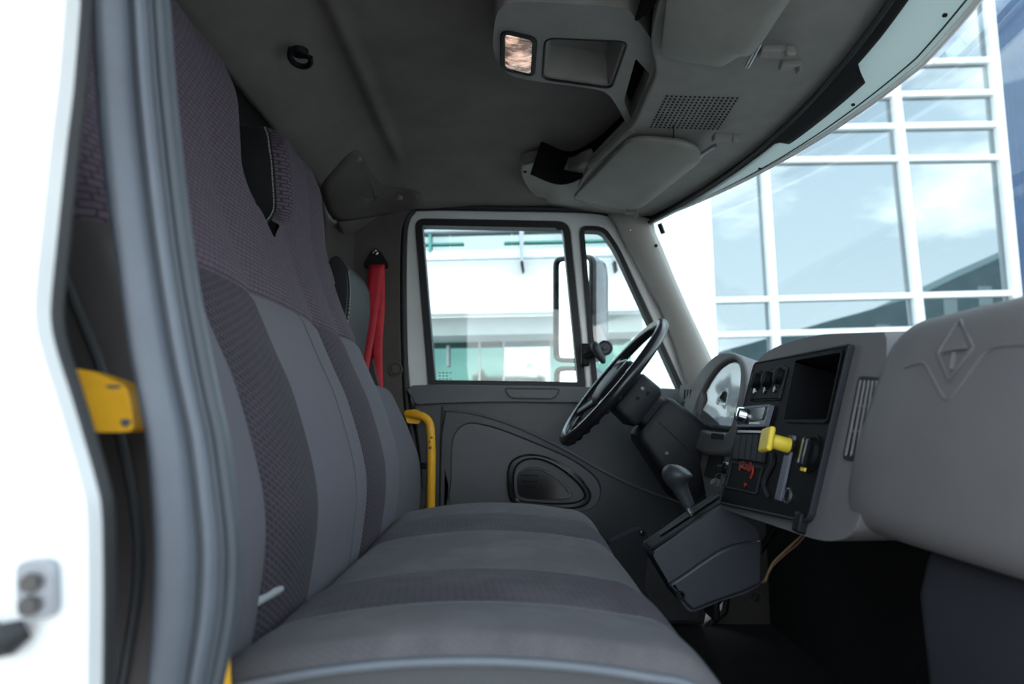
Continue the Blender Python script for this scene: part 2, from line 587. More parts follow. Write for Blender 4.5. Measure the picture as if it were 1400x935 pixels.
v, f = box((-0.68, 1.45, 0.875), (0.18, 2.2, 0.04))
obj('rear_roof_panel', v, f, 'net', ceo)
# corner moulding of the pillar trim, lapping over the headliner
cpx = [(440, 262), (448, 245), (462, 228), (478, 211), (489, 207), (498, 214), (508, 235), (522, 252), (545, 259), (570, 262), (577, 270), (579, 282), (560, 288), (530, 293), (490, 300), (455, 300)]
cpx = [tuple(p) for p in spl(cpx, 3, True)]
def on_ceiling(u_, v_):
    r = ray(u_, v_)
    t = 0.8
    while t < 4:
        p = r * t
        if p.y > 2.462 or p.z > ceil_z(p.x, p.y) - 0.006:
            break
        t += 0.004
    return r * t
rings = [[on_ceiling(512 + (a - 512) * k, 272 + (b - 272) * k) for a, b in cpx] for k in (1.0, 0.85, 0.7, 0.5, 0.3, 0.02)]
v, f = loft(rings, True, False)
cmo = obj('corner_moulding', v, f, 'pillar_trim_dark', ceo, solid=0.006, smooth=60)
for (u_, v_) in ((489, 217), (546, 270)):
    v, f = lathe(on_ceiling(u_, v_) + Vector((0, 0, 0.002)), (0, -0.3, -1), [(0, 0.013), (0.005, 0.012), (0.008, 0.007), (0.008, 0)], 14)
    obj('trim_clip', v, f, 'console_grey', cmo)


# roof header: white pressed panel, black band with a stepped edge, seen under the top of the windshield
def hdr(y, s):
    k = max(0.0, min(1.15, (2.28 - y) / 0.95))
    return Vector((Xh(y) + 0.004 + 0.080 * s * (0.12 + 0.88 * k), y, 0.722 - 0.060 * s * (0.12 + 0.88 * k)))
v, f = grid(lambda s, t: hdr(0.42 + 2.0 * t, s), 6, 60)
hd = obj('trim_2', v, f, 'fibreglass', solid=0.004, smooth=50)
tag(hd, 'white fibreglass sun shield panel above the windshield', kind='structure')
def bandw(y):
    return 0.24 + 0.36 * sstep(1.29, 1.32, y) * (1 - sstep(1.65, 1.68, y))
v, f = grid(lambda s, t: hdr(0.42 + 2.0 * t, -0.04 + s * bandw(0.42 + 2.0 * t)) + Vector((-0.003, 0, -0.006)), 4, 120)
obj('header_band', v, f, 'black_plastic', hd, solid=0.003)
pth = [hdr(0.42 + 2.0 * i / 60, 0.86) + Vector((0, 0, -0.001)) for i in range(61)]
v, f = tube(pth, 0.0016, 6)
obj('header_seam', v, f, 'rubber', hd)
for y in (1.06, 1.40, 1.82):
    v, f = cyl(hdr(y, 0.74) + Vector((0, 0, -0.0035)), (-0.2, 0, -1), 0.004, 0.003, 10)
    obj('header_hole', v, f, 'black_plastic', hd)
v, f = tube([hdr(0.42 + 2.02 * i / 60, 1.0) for i in range(61)], 0.006, 8)
obj('header_lip', v, f, 'white_paint_inner', hd)

# windshield
def wsh(y, z):
    return Vector((Xh(y) + 0.010 + 0.075 * max(0, min(1.15, (2.28 - y) / 0.95)) + (0.70 - z) * 0.40, y, z))
win = thing('window_1', wsh(1.45, -0.05), 'curved clear windshield above the dashboard', kind='structure')
def wgf(s, t):
    y = 0.46 + 1.97 * s
    zt = hdr(y, 1.0).z
    return wsh(y, zt + (-0.05 - zt) * t)
v, f = grid(wgf, 40, 10)
obj('windshield_glass', v, f, 'windshield_glass', win, solid=0.005, smooth=60)
v, f = tube([wsh(2.425, 0.72 - 0.72 * i / 20) + Vector((-0.012, 0, 0)) for i in range(21)], 0.007, 8)
obj('windshield_gasket', v, f, 'rubber', win)
v, f = tube([Vector((Xh(0.42 + 2.0 * i / 50) - 0.001, 0.42 + 2.0 * i / 50, 0.716)) for i in range(51)], 0.006, 8)
obj('headliner_edge_gasket', v, f, 'rubber', win)
cl = at(905, 313, 2.33)
v, f = cyl(cl + Vector((-0.008, 0, 0.018)), (0.35, 0, -1), 0.008, 0.036, 12)
obj('wiring_clip', v, f, 'black_plastic', win)
# side wall on the driver's side with the door opening
seal_px = [(577, 700), (575, 660), (566, 600), (558, 560), (554, 500), (552, 400), (553, 330), (556, 305), (564, 291), (580, 285), (680, 286), (790, 288), (832, 293), (848, 303), (862, 322), (890, 375), (920, 450), (948, 520), (975, 600), (985, 720), (960, 860), (620, 860), (590, 780)]
seal2 = D.pxs(seal_px)
seal2 = [tuple(p) for p in spl(seal2, 4, True)]
outer = [(-0.74, -0.77), (0.98, -0.77), (0.98, 0.05), (0.74, 0.16), (0.525, 0.72), (0.50, 0.83), (-0.74, 0.83)]
v, f = plate(D, outer, [off2(seal2, -0.004)], 0.0, -0.09)
wr = tag(obj('wall_right', v, f, 'pillar_trim_dark', bevel=0.004), 'dark side wall framing the driver door opening', kind='structure')
v, f = tube([D(a, b, 0.012) for a, b in seal2], 0.013, 10, closed=True)
obj('door_seal', v, f, 'rubber', wr)
# B pillar trim moulding with its wavy upper edge
bp_px = [(432, 262), (446, 246), (462, 228), (478, 211), (489, 207), (498, 214), (508, 235), (522, 252), (545, 259), (570, 262), (577, 270), (578, 281), (562, 286), (551, 303), (547, 330), (546, 400), (548, 500), (552, 560), (560, 600), (569, 650), (571, 705), (420, 800), (405, 400), (420, 280)]
BP = Plane((0, YD - 0.035, 0), (1, 0, 0), (0, 0, 1))
bp2 = [tuple(p) for p in spl(BP.pxs(bp_px), 4, True)]
v, f = plate(BP, bp2, [], 0.0, -0.04)
bpo = tag(obj('trim_3', v, f, 'pillar_trim_dark', bevel=0.006, seg=3), 'dark grey pillar moulding with scalloped top behind the driver seat', kind='structure')
a, b = BP.px(541, 505)
v, f = lathe(BP(a, b, -0.002), BP.en, [(0, 0.026), (0.006, 0.026), (0.008, 0.022), (0.004, 0.019), (0.004, 0.017), (0.010, 0.014), (0.011, 0.0)], 24)
obj('trim_button', v, f, 'pillar_trim_dark', bpo)
# rounded corner between the back wall and the pillar
def crn(s, t):
    a = s * math.pi / 2
    return Vector((-0.655 + 0.13 * (1 - math.sin(a)), 2.465 - 0.13 * (1 - math.cos(a)), -0.5 + 1.3 * t))
v, f = grid(lambda s, t: Vector((-0.655 + 0.15 * s ** 2, 2.33 + 0.15 * (1 - (1 - s) ** 2), -0.5 + 1.28 * t)), 8, 10)
tag(obj('trim_4', v, f, 'pillar_trim_dark', solid=0.01, smooth=60), 'dark rounded corner moulding joining back wall and pillar', kind='structure')

# A pillar trim
secs = [((826, 286), (893, 301)), ((838, 305), (896, 318)), ((851, 331), (905, 338)), ((878, 380), (922, 380)), ((903, 426), (944, 430)), ((920, 470), (966, 476)), ((936, 521), (990, 530)), ((952, 565), (1008, 580))]
rings = []
for (l, r) in secs:
    L_, R_ = at(*l, 2.475), at(*r, 2.41)
    arc = []
    for k in range(9):
        t = k / 8
        q = L_.lerp(R_, t)
        bulge = math.sin(math.pi * t) ** 0.6
        arc.append(q + Vector((-0.012, -0.022, 0.0)) * bulge)
    rings.append(arc)
v, f = loft(rings, closed=False)
ap = tag(obj('trim_1', v, f, 'pillar_trim_light', solid=0.02, smooth=60), 'light beige windshield pillar moulding beside the steering wheel', kind='structure')
for (u_, v_, Y_) in ((862, 314, 2.43), (897, 336, 2.405)):
    p = at(u_, v_, Y_)
    v, f = lathe(p, (-0.2, -1, 0), [(0, 0.006), (0.003, 0.006), (0.005, 0.003), (0.005, 0)], 14)
    obj('screw', v, f, 'chrome' if u_ < 880 else 'black_plastic', ap)

# ------------------------------------------------------------------ driver's door
door = thing('door_1', (0.1, YD, -0.7), 'closed driver door with white window frame and grey moulded panel', kind='structure')
win1 = rnd(D.pxs([(567, 299), (778, 303), (801, 532), (586, 529)]), [0.04, 0.045, 0.02, 0.02])
vent = rnd(D.pxs([(792, 309), (826, 310), (846, 338), (939, 541), (812, 541)]), [0.03, 0.03, 0.05, 0.02, 0.02])
fr = [(560, 303), (565, 293), (578, 288), (680, 289), (790, 291), (830, 296), (846, 306), (862, 326), (890, 378), (920, 452), (950, 525), (950, 560), (572, 560), (566, 545), (559, 480), (557, 400), (558, 330)]
v, f = plate(D, off2(D.pxs(fr), 0.014), [win1, vent], -0.005, -0.06)
obj('window_frame', v, f, 'white_paint_inner', door, bevel=0.008, seg=3)
g1 = off2(win1, -0.026)
v, f = plate(D, off2(win1, 0.001), [g1], 0.004, -0.05)
gk = obj('window_gasket', v, f, 'rubber', door, bevel=0.004)
v, f = plate(D, off2(g1, 0.004), [], -0.030, -0.035)
gl = obj('window_pane', v, f, 'side_glass', door, smooth=0)
g2 = off2(vent, -0.017)
v, f = plate(D, off2(vent, 0.001), [g2], 0.004, -0.05)
obj('quarter_gasket', v, f, 'rubber', door, bevel=0.004)
v, f = plate(D, off2(g2, 0.004), [], -0.030, -0.035)
obj('quarter_pane', v, f, 'side_glass', door, smooth=0)
# etched maker's mark: short dashes, unreadable in the photograph
mk = []
for j in range(3):
    for k in range(4 - (j == 1)):
        a, b = D.px(600 + k * 5, 509 + j * 4.2)
        mk.append(box(D(a, b, -0.029), (0.008, 0.001, 0.003)))
v, f = join(*mk)
obj('etched_mark', v, f, 'strip_rubber', gl)
v, f = box(D(*D.px(766, 312), -0.005), (0.03, 0.012, 0.012))
obj('channel_clip', v, f, 'rubber', gk, bevel=0.004)
v, f = box((0.10, 2.575, -0.31), (1.02, 0.02, 0.84))
obj('outer_skin', v, f, 'door_grey_dark', door, bevel=0.004)
# upper panel
up = [(568, 533), (690, 532), (800, 534), (945, 540), (975, 600), (985, 720), (960, 850), (620, 850), (588, 780), (577, 690), (576, 640), (567, 560)]
v, f = plate(D, [tuple(p) for p in D.pxs(up)], [], 0.030, -0.05)
dp = obj('door_panel', v, f, 'door_grey_dark', door, bevel=0.008, seg=3)
bl = [(567, 528), (680, 528), (800, 530), (944, 534), (950, 548), (880, 550), (770, 551), (690, 550), (600, 552), (574, 553), (567, 545)]
v, f = plate(D, [tuple(p) for p in spl(D.pxs(bl), 3, True)], [], 0.055, 0.0)
obj('belt_ledge', v, f, 'door_grey', door, bevel=0.012, seg=3)
lk = rnd(D.pxs([(688, 531), (766, 532), (757, 547), (697, 546)]), 0.02)
v, f = plate(D, lk, [off2(lk, -0.004)], 0.060, 0.052)
obj('ledge_seam', v, f, 'rubber', door)
v, f = plate(D, off2(lk, -0.005), [], 0.060, 0.050)
obj('ledge_cover', v, f, 'door_grey', door, bevel=0.003)
# swept middle and lower mouldings
sw = [(610, 561), (640, 564), (670, 571), (700, 581), (728, 593), (773, 615), (824, 644), (873, 667), (925, 686), (960, 700)]
sw2 = [tuple(p) for p in spl(D.pxs(sw), 4)]
lowpoly = sw2 + D.pxs([(975, 780), (950, 845), (622, 845), (603, 760), (602, 700), (604, 600)])
pk = [(622, 690), (619, 650), (620, 610), (626, 590), (640, 580), (660, 581), (690, 590), (728, 605), (770, 623), (798, 640), (814, 656), (818, 672), (811, 688), (794, 696), (760, 697), (690, 697)]
pk2 = [tuple(p) for p in spl(D.pxs(pk), 4, True)]
v, f = plate(D, lowpoly, [pk2], 0.046, 0.02)
obj('lower_moulding', v, f, 'door_grey_dark', door, bevel=0.006, seg=3)
v, f = tube([D(a, b, 0.046) for a, b in sw2], 0.005, 8)
obj('moulding_ridge', v, f, 'door_grey', door)
# pocket dished behind its rim
cx_, cz_ = [sum(p[i] for p in pk2) / len(pk2) for i in (0, 1)]
rings = []
for k, dep in ((1.0, 0.047), (0.975, 0.032), (0.94, 0.032), (0.90, 0.040), (0.75, 0.031), (0.5, 0.020), (0.3, 0.018), (0.02, 0.018)):
    rings.append([D(cx_ + (p[0] - cx_) * k, cz_ + (p[1] - cz_) * k, dep) for p in pk2])
v, f = loft(rings, True, True)
obj('armrest_bowl', v, f, 'door_grey', door, smooth=50)
bz = [(693, 652), (695, 636), (702, 626), (718, 620), (740, 621), (765, 631), (790, 649), (804, 668), (805, 680), (797, 689), (775, 693), (725, 691), (703, 687), (695, 675)]
bi = [(703, 652), (705, 640), (711, 632), (724, 627), (742, 629), (764, 640), (784, 656), (795, 670), (795, 678), (786, 683), (765, 685), (725, 683), (709, 680), (704, 671)]
bz2 = [tuple(p) for p in spl(D.pxs(bz), 3, True)]
bi2 = [tuple(p) for p in spl(D.pxs(bi), 3, True)]
v, f = plate(D, bz2, [bi2], 0.064, 0.012)
hz = obj('handle_bezel', v, f, 'black_gloss', door, bevel=0.007, seg=3)
v, f = plate(D, off2(bi2, 0.004), [], 0.046, 0.030)
obj('handle_cup', v, f, 'bezel_black', door)
hp = [(707, 655), (709, 645), (718, 638), (733, 637), (750, 643), (768, 657), (779, 670), (778, 678), (750, 680), (715, 677), (708, 670)]
hp2 = [tuple(p) for p in spl(D.pxs(hp), 3, True)]
v, f = plate(D, hp2, [], 0.063, 0.036)
hl = obj('handle_lever', v, f, 'black_gloss', door, bevel=0.006, seg=3)
v, f = tube(spl([D(*D.px(*p), 0.063) for p in ((712, 643), (722, 639), (736, 640), (752, 647), (767, 660), (776, 672))], 4), 0.003, 8)
obj('lever_ridge', v, f, 'door_grey', hl)
for k in range(3):
    v, f = tube([D(*D.px(712 + k * 2, 648 + 7 * k), 0.064), D(*D.px(735 - k * 2, 648 + 8 * k), 0.064)], 0.0018, 6)
    obj('lever_rib', v, f, 'black_plastic', hl)
# quarter window latch: bracket on the divider, arm, wing handle and pivot disc
v, f = box(at(800, 485, 2.472), (0.030, 0.03, 0.082))
vl = obj('quarter_latch', v, f, 'black_plastic', door, bevel=0.006)
v, f = tube([at(800, 488, 2.462), at(812, 483, 2.452), at(824, 480, 2.45)], 0.012, 10)
obj('latch_arm', v, f, 'black_plastic', vl)
v, f = tube(spl([at(812, 467, 2.445), at(814, 474, 2.440), at(819, 484, 2.438), at(824, 493, 2.440), at(825, 496, 2.444)], 4), [0.006, 0.010, 0.013, 0.016, 0.018, 0.019, 0.018, 0.017, 0.016, 0.016, 0.015, 0.013, 0.012, 0.010, 0.009, 0.008, 0.006], 12)
obj('latch_handle', v, f, 'knob_rubber', vl)
v, f = lathe(at(827, 476, 2.468), (-0.05, -1, 0), [(0, 0.028), (0.012, 0.028), (0.014, 0.023), (0.010, 0.019), (0.010, 0.010), (0.016, 0.008), (0.016, 0)], 20)
obj('latch_pivot', v, f, 'knob_rubber', vl)
# dark hinge-side strip with screw, left of the sweeping panel
v, f = tube([D(*D.px(606, 556), 0.032), D(*D.px(604, 600), 0.032), D(*D.px(603, 690), 0.032)], 0.004, 6)
obj('panel_seam', v, f, 'rubber', door)
v, f = lathe(D(*D.px(581, 636), 0.030), D.en, [(0, 0.012), (0.004, 0.012), (0.006, 0.007), (0.003, 0.006), (0.003, 0)], 16)
obj('panel_screw', v, f, 'black_plastic', door)

# ------------------------------------------------------------------ near (passenger) side body: white rear pillar
NP = Plane((0, 0.45, 0), (1, 0, 0), (0, 0, 1))
we = [(112, -60), (110, 0), (107, 45), (100, 130), (92, 195), (80, 310), (71, 400), (70, 440), (78, 480), (97, 540), (115, 600), (132, 660), (139, 700), (141, 800), (140, 935), (138, 1000)]
we2 = [tuple(p) for p in spl(NP.pxs(we), 4)]
v, f = plate(NP, we2 + [(-0.75, we2[-1][1] - 0.3), (-0.75, 0.86), (we2[0][0], 0.86)], [], 0.016, 0.0)
wl = tag(obj('wall_left', v, f, 'white_paint', bevel=0.006, seg=4), 'white painted body pillar with a door striker beside the passenger seat', kind='structure')
v, f = tube([NP(a - 0.004, b, -0.006) for a, b in we2], 0.008, 8)
obj('pillar_edge_seal', v, f, 'rubber', wl)
NS = Plane((0, 0.428, 0), (1, 0, 0), (0, 0, 1))
v, f = plate(NS, rnd(NS.pxs([(24, 766), (74, 764), (76, 845), (26, 846)]), 0.008), [], 0.002, -0.006)
st = obj('striker_plate', v, f, 'satin_metal', wl, bevel=0.003)
for (u_, v_) in ((47, 795), (45, 826)):
    a, b = NS.px(u_, v_)
    v, f = cyl(NS(a, b, 0.001), NP.en, 0.006, 0.005, 6)
    obj('striker_bolt', v, f, 'worn_steel', st)
v, f = tube([NS(*NS.px(-40, 868), -0.002), NS(*NS.px(-5, 876), 0.002), NS(*NS.px(18, 870), 0.004), NS(*NS.px(34, 860), -0.002)], [0.010, 0.010, 0.010, 0.006], 10)
obj('striker_buffer', v, f, 'rubber', wl)

# broad grey rubber door seal in front of the passenger seat
strip_t = [(-60, 112, 202), (0, 115, 206), (100, 119, 213), (190, 126, 222), (280, 137, 232), (370, 150, 244), (470, 163, 262), (540, 177, 276), (600, 188, 289), (680, 195, 300), (760, 198, 308), (850, 195, 303), (935, 190, 286), (1000, 186, 272)]
st_sp = spl([Vector(p) for p in strip_t], 4)
prof = [(0.00, 0.030), (0.02, 0.012), (0.08, 0.003), (0.18, 0.0), (0.30, 0.002), (0.42, 0.006), (0.50, 0.010), (0.54, 0.018), (0.58, 0.018), (0.62, 0.010), (0.68, 0.006), (0.74, 0.006), (0.79, 0.010), (0.82, 0.020), (0.86, 0.020), (0.90, 0.014), (0.96, 0.016), (1.0, 0.032)]
rings = []
for q in st_sp:
    L_, R_ = at(q.y, q.x, 0.52), at(q.z, q.x, 0.535)
    rings.append([L_.lerp(R_, s) + Vector((0, d, 0)) for s, d in prof] + [R_ + Vector((-0.004, 0.045, 0)), L_ + Vector((0.004, 0.045, 0))])
v, f = loft(rings)
ds = tag(obj('trim_5', v, f, 'strip_rubber', smooth=70), 'broad ribbed grey rubber seal around the passenger door opening', kind='structure')
for s0, r0, m0 in ((0.56, 0.0035, 'strip_rubber_dark'), (0.84, 0.0035, 'strip_rubber_dark'), (0.975, 0.006, 'strip_rubber_dark')):
    v, f = tube([at(q.y, q.x, 0.52).lerp(at(q.z, q.x, 0.535), s0) + Vector((0, 0.017, 0)) for q in st_sp], r0, 8)
    obj('seal_bead', v, f, m0, ds)
# near roof rail above the opening (keeps the roof closed)
v, f = box((-0.05, 0.47, 0.86), (1.5, 0.14, 0.14))
tag(obj('trim_6', v, f, 'white_paint', bevel=0.02), 'white roof rail above the passenger door opening', kind='structure')

# ================================================================== OVERHEAD CONSOLE
OV = Plane((0.25, 1.45, 0.752), (1, 0, -0.06), (0, 1, 0))
if OV.en.z > 0:
    pass
ovc = thing('overhead_console', (0.3, 1.4, 0.74), 'grey moulded overhead storage console above the windshield', 'console')
def ovp(*p): return OV.pxs(p)
front = [(1219, -2), (1174, 51), (1129, 106), (1084, 158), (1055, 185), (1004, 231), (972, 264), (935, 288), (900, 303)]
rear = [(870, 296), (822, 287), (790, 270), (800, 240), (822, 216), (842, 196), (858, 180), (868, 168), (885, 130), (896, 100), (890, 60), (897, 20), (905, -10)]
fe = [tuple(p) for p in spl(OV.pxs(front), 4)]
re_ = [tuple(p) for p in spl(OV.pxs(rear), 4)]
# extend to the passenger end of the roof, out of view
fe = [(Xh(y) + 0.008 - 0.25, y - 1.45) for y in [0.50 + 1.90 * k / 40 for k in range(41)]]
re_ = re_ + [(re_[-1][0], -0.65), (re_[-1][0], -0.95)]
v, f = plate(OV, fe + re_, [], 0.0, 0.045)
sh = obj('console_shelf', v, f, 'console_grey', ovc, bevel=0.014, seg=4)
# speaker grille: raised pad edge is moulded, holes are small dark pits
gh = []
c4 = OV.pxs([(912, 131), (1008, 134), (981, 176), (890, 173)])
for i in range(16):
    for j in range(13):
        s, t = i / 15, j / 12
        a = (1 - s) * (1 - t) * c4[0][0] + s * (1 - t) * c4[1][0] + s * t * c4[2][0] + (1 - s) * t * c4[3][0]
        b = (1 - s) * (1 - t) * c4[0][1] + s * (1 - t) * c4[1][1] + s * t * c4[2][1] + (1 - s) * t * c4[3][1]
        gh.append(cyl(OV(a, b, 0.001), -OV.en, 0.0027, 0.003, 8))
v, f = join(*gh)
tag(obj('speaker_holes', v, f, 'black_plastic', ovc), 'grid of small round speaker holes', kind='stuff')
# a short dark string hanging beside the grille
v, f = tube([OV(*OV.px(921, 172), -0.001), OV(*OV.px(921, 178), -0.010), OV(*OV.px(921, 185), -0.014)], 0.0022, 6)
obj('hanging_cord', v, f, 'black_plastic', ovc)
# central pod with map lamp and open bin
PD = Plane((0.1, 1.3, 0.775), (1, 0, 0), (0, 1, 0))
pod = [(704, 3), (684, 12), (677, 28), (674, 60), (680, 84), (700, 104), (740, 112), (800, 120), (828, 127), (842, 143), (856, 168), (868, 182), (892, 150), (897, 100), (893, 60), (868, 24), (850, 10), (780, 5)]
pod2 = [tuple(p) for p in spl(PD.pxs(pod), 4, True)]
binp = rnd(PD.pxs([(746, 52), (858, 57), (836, 121), (742, 108)]), 0.022)
lamp = rnd(PD.pxs([(688, 42), (731, 52), (728, 102), (688, 92)]), 0.018)
void = rnd(PD.pxs([(869, 80), (888, 101), (879, 130), (863, 164), (853, 138)]), 0.008)
v, f = plate(PD, pod2, [binp, lamp, void], 0.0, 0.090)
obj('console_pod', v, f, 'console_grey', ovc, bevel=0.008, seg=3)
v, f = plate(PD, off2(binp, 0.004), [], 0.075, 0.085)
bn = obj('bin_floor', v, f, 'visor_vinyl', ovc)
bw_ = off2(binp, -0.012)
v, f = loft([[PD(a, b, 0.004) for a, b in off2(binp, 0.001)], [PD(a, b, 0.006) for a, b in off2(binp, -0.006)], [PD(a, b, 0.076) for a, b in off2(binp, -0.018)]], True, False)
obj('bin_liner', v, f, 'console_grey', ovc, smooth=40)
v, f = plate(PD, off2(binp, 0.003), [off2(binp, -0.002)], -0.002, 0.004)
obj('bin_rim', v, f, 'black_plastic', ovc, bevel=0.002)
v, f = plate(PD, off2(void, 0.004), [], 0.05, 0.06)
obj('pod_recess', v, f, 'net', ovc)
# map lamp
v, f = plate(PD, off2(lamp, 0.006), [off2(lamp, -0.004)], -0.005, 0.01)
obj('lamp_bezel', v, f, 'black_plastic', ovc, bevel=0.002)
lin = off2(lamp, -0.004)
lcx = sum(p[0] for p in lin) / len(lin); lcy = sum(p[1] for p in lin) / len(lin)
v, f = loft([[PD(lcx + (a - lcx) * k, lcy + (b - lcy) * k, c) for a, b in lin] for k, c in ((1, 0.008), (0.98, -0.003), (0.8, -0.006), (0.4, -0.008), (0.02, -0.008))])
ln = obj('lamp_lens', v, f, 'lamp_glow', ovc, smooth=50, label='warm lit ribbed map lamp lens')
for k in range(7):
    p0, p1 = PD.px(690, 47 + 7 * k), PD.px(728, 55 + 7 * k)
    v, f = tube([PD(*p0, -0.005), PD(*p1, -0.005)], 0.0012, 5)
    obj('lens_rib', v, f, 'clear_acrylic', ln)
# dark nets closing the open shelf to either side of the pod, facing the rear
for nm, pts in (('storage_net', [(868, 176, 0.765), (838, 196, 0.77), (800, 232, 0.77), (760, 250, 0.775), (720, 236, 0.78)]), ('storage_net', [(860, 25, 0.765), (885, 0, 0.765), (898, -60, 0.77)])):
    lo, hi = [], []
    for (u_, v_, z_) in pts:
        r = ray(u_, v_)
        p = r * (z_ / r.z)
        lo.append(p + Vector((0.015, 0, -0.006)))
        hi.append(Vector((p.x + 0.05, p.y - 0.02, 0.875)))
    v, f = loft([spl(lo, 5), spl(hi, 5)], closed=False)
    obj(nm, v, f, 'net', ovc, solid=0.006)
# far end bracket sweeping back from the shelf to the headliner
br_px = [(712, 228, 0.835), (718, 222, 0.84), (745, 224, 0.825), (775, 234, 0.81), (806, 222, 0.775), (812, 232, 0.765), (800, 260, 0.76), (788, 272, 0.757), (830, 284, 0.752), (860, 292, 0.750), (840, 294, 0.765), (790, 288, 0.785), (752, 283, 0.80), (728, 266, 0.815), (714, 245, 0.825)]
bl_ = []
for (u_, v_, z_) in br_px:
    r = ray(u_, v_)
    bl_.append(r * (z_ / r.z))
v, f = prism(spl(bl_, 3, True), (0.0, 0.005, 0.05))
obj('end_bracket', v, f, 'console_grey', ovc, bevel=0.01, seg=3)
v, f = box(at(718, 235, 2.11), (0.012, 0.012, 0.005))
obj('bracket_slot', v, f, 'black_plastic', ovc, bevel=0.002)
# struts linking pod and shelf
def pz(u_, v_, z_):
    r = ray(u_, v_)
    return r * (z_ / r.z)
v, f = tube([pz(866, 172, 0.762), pz(845, 190, 0.764), pz(820, 214, 0.768), pz(806, 224, 0.772)], [0.018, 0.017, 0.016, 0.014], 10, flat=0.5)
obj('shelf_rail', v, f, 'console_grey', ovc)

def visor(name, label, corners, radii, hinge, clip, notch):
    VZ = Plane((0.35, 1.5, 0.729), (1, 0, -0.10), (0, 1, 0))
    o = thing(name, VZ(0, 0, 0), label, 'sun visor', 'sun visors folded up under the overhead console')
    pts = VZ.pxs(corners)
    outl = rnd(pts, radii)
    cx = sum(p[0] for p in outl) / len(outl); cy = sum(p[1] for p in outl) / len(outl)
    rings = []
    for k, c in ((0.93, 0.010), (0.985, 0.008), (1.0, 0.000), (0.985, -0.007), (0.93, -0.010), (0.6, -0.013), (0.25, -0.014), (0.02, -0.014)):
        rings.append([VZ(cx + (a - cx) * k, cy + (b - cy) * k, c) for a, b in outl])
    v, f = loft(rings)
    obj('visor_board', v, f, 'visor_vinyl', o, smooth=50)
    a, b = VZ.px(*hinge[0]); a2, b2 = VZ.px(*hinge[1])
    v, f = tube([VZ(a, b, -0.004), VZ(a2, b2, -0.002)], 0.0055, 10)
    obj('pivot_rod', v, f, 'satin_metal', o)
    a, b = VZ.px(*clip)
    v, f = join(box(VZ(a, b, 0.0), (0.05, 0.028, 0.016)), box(VZ(a + 0.03, b - 0.012, -0.004), (0.02, 0.012, 0.02)))
    obj('pivot_mount', v, f, 'console_grey', o, bevel=0.004)
    a, b = VZ.px(*notch)
    v, f = join(box(VZ(a, b, -0.002), (0.040, 0.022, 0.014)), box(VZ(a + 0.018, b, -0.010), (0.006, 0.022, 0.010)))
    obj('visor_clip', v, f, 'console_grey', o, bevel=0.003)
    return o
visor('sun_visor', 'grey padded sun visor above the steering wheel', [(783, 269), (838, 212), (862, 187), (930, 192), (955, 202), (963, 212), (956, 220), (880, 280), (868, 285), (845, 283)], [0.02, 0.05, 0.05, 0.03, 0.02, 0.015, 0.02, 0.05, 0.02, 0.02], ((955, 212), (978, 198)), (988, 188), (863, 289))
visor('sun_visor', 'grey padded sun visor above the passenger side glove box', [(902, 72), (914, -30), (1100, -34), (1040, 58), (1028, 72), (1012, 72), (1000, 80), (985, 88), (930, 80)], [0.04, 0.02, 0.02, 0.05, 0.03, 0.02, 0.02, 0.03, 0.03], ((1022, 88), (1040, 56)), (1056, 70), (1080, 88))

# coat hook on the rear headliner
ck = thing('coat_hook', pz(410, 70, 0.81), 'small black coat hook on the dark headliner', 'hook')
c0 = pz(410, 70, 0.815)
v, f = cyl(c0 + Vector((0, 0, 0.004)), (0, 0, -1), 0.020, 0.014, 18, 0.017)
obj('hook_base', v, f, 'black_plastic', ck, bevel=0.003)
v, f = tube(spl([c0 + Vector(q) for q in ((-0.012, -0.022, -0.006), (-0.020, -0.004, -0.014), (-0.016, 0.016, -0.020), (0.004, 0.022, -0.024), (0.022, 0.008, -0.024), (0.026, -0.010, -0.020))], 5), 0.0065, 10)
obj('hook_prong', v, f, 'black_plastic', ck)
v, f = tube(spl([c0 + Vector(q) for q in ((0.004, -0.004, -0.012), (0.018, -0.008, -0.018), (0.024, -0.012, -0.019))], 5), 0.005, 10)
obj('hook_tongue', v, f, 'black_plastic', ck)

# ================================================================== PASSENGER BENCH SEAT
BY0, BY1 = 0.62, 1.71
BANDS = [0.62, 0.79, 1.00, 1.33, 1.53, 1.71]
PROF = smoothtab([(-0.30, -0.300), (-0.21, -0.284), (-0.10, -0.280), (0.03, -0.316), (0.11, -0.352), (0.19, -0.388), (0.29, -0.430), (0.39, -0.458), (0.48, -0.468), (0.56, -0.478), (0.62, -0.500), (0.66, -0.53)])
def relief(y):
    r = 0
    for a, b in zip(BANDS, BANDS[1:]):
        if a <= y <= b:
            r += 0.010 * math.sin(math.pi * (y - a) / (b - a)) ** 0.7
    return r
def back_x(y, z, dist, rr=0.045):
    x = interp(PROF, z) + relief(y) * (1 - 0.6 * sstep(0.19, 0.4, z))
    if z < 0.22:
        x -= 0.012 * math.exp(-((z - 0.19) / 0.006) ** 2) * 0.5
    if dist < rr:
        q = rr - max(dist, 0)
        x -= rr - math.sqrt(max(0, rr * rr - q * q))
    return x
bench = thing('bench_seat', (-0.1, 1.16, -0.71), 'grey and purple patterned two-place passenger bench seat with tall backs', 'seat')
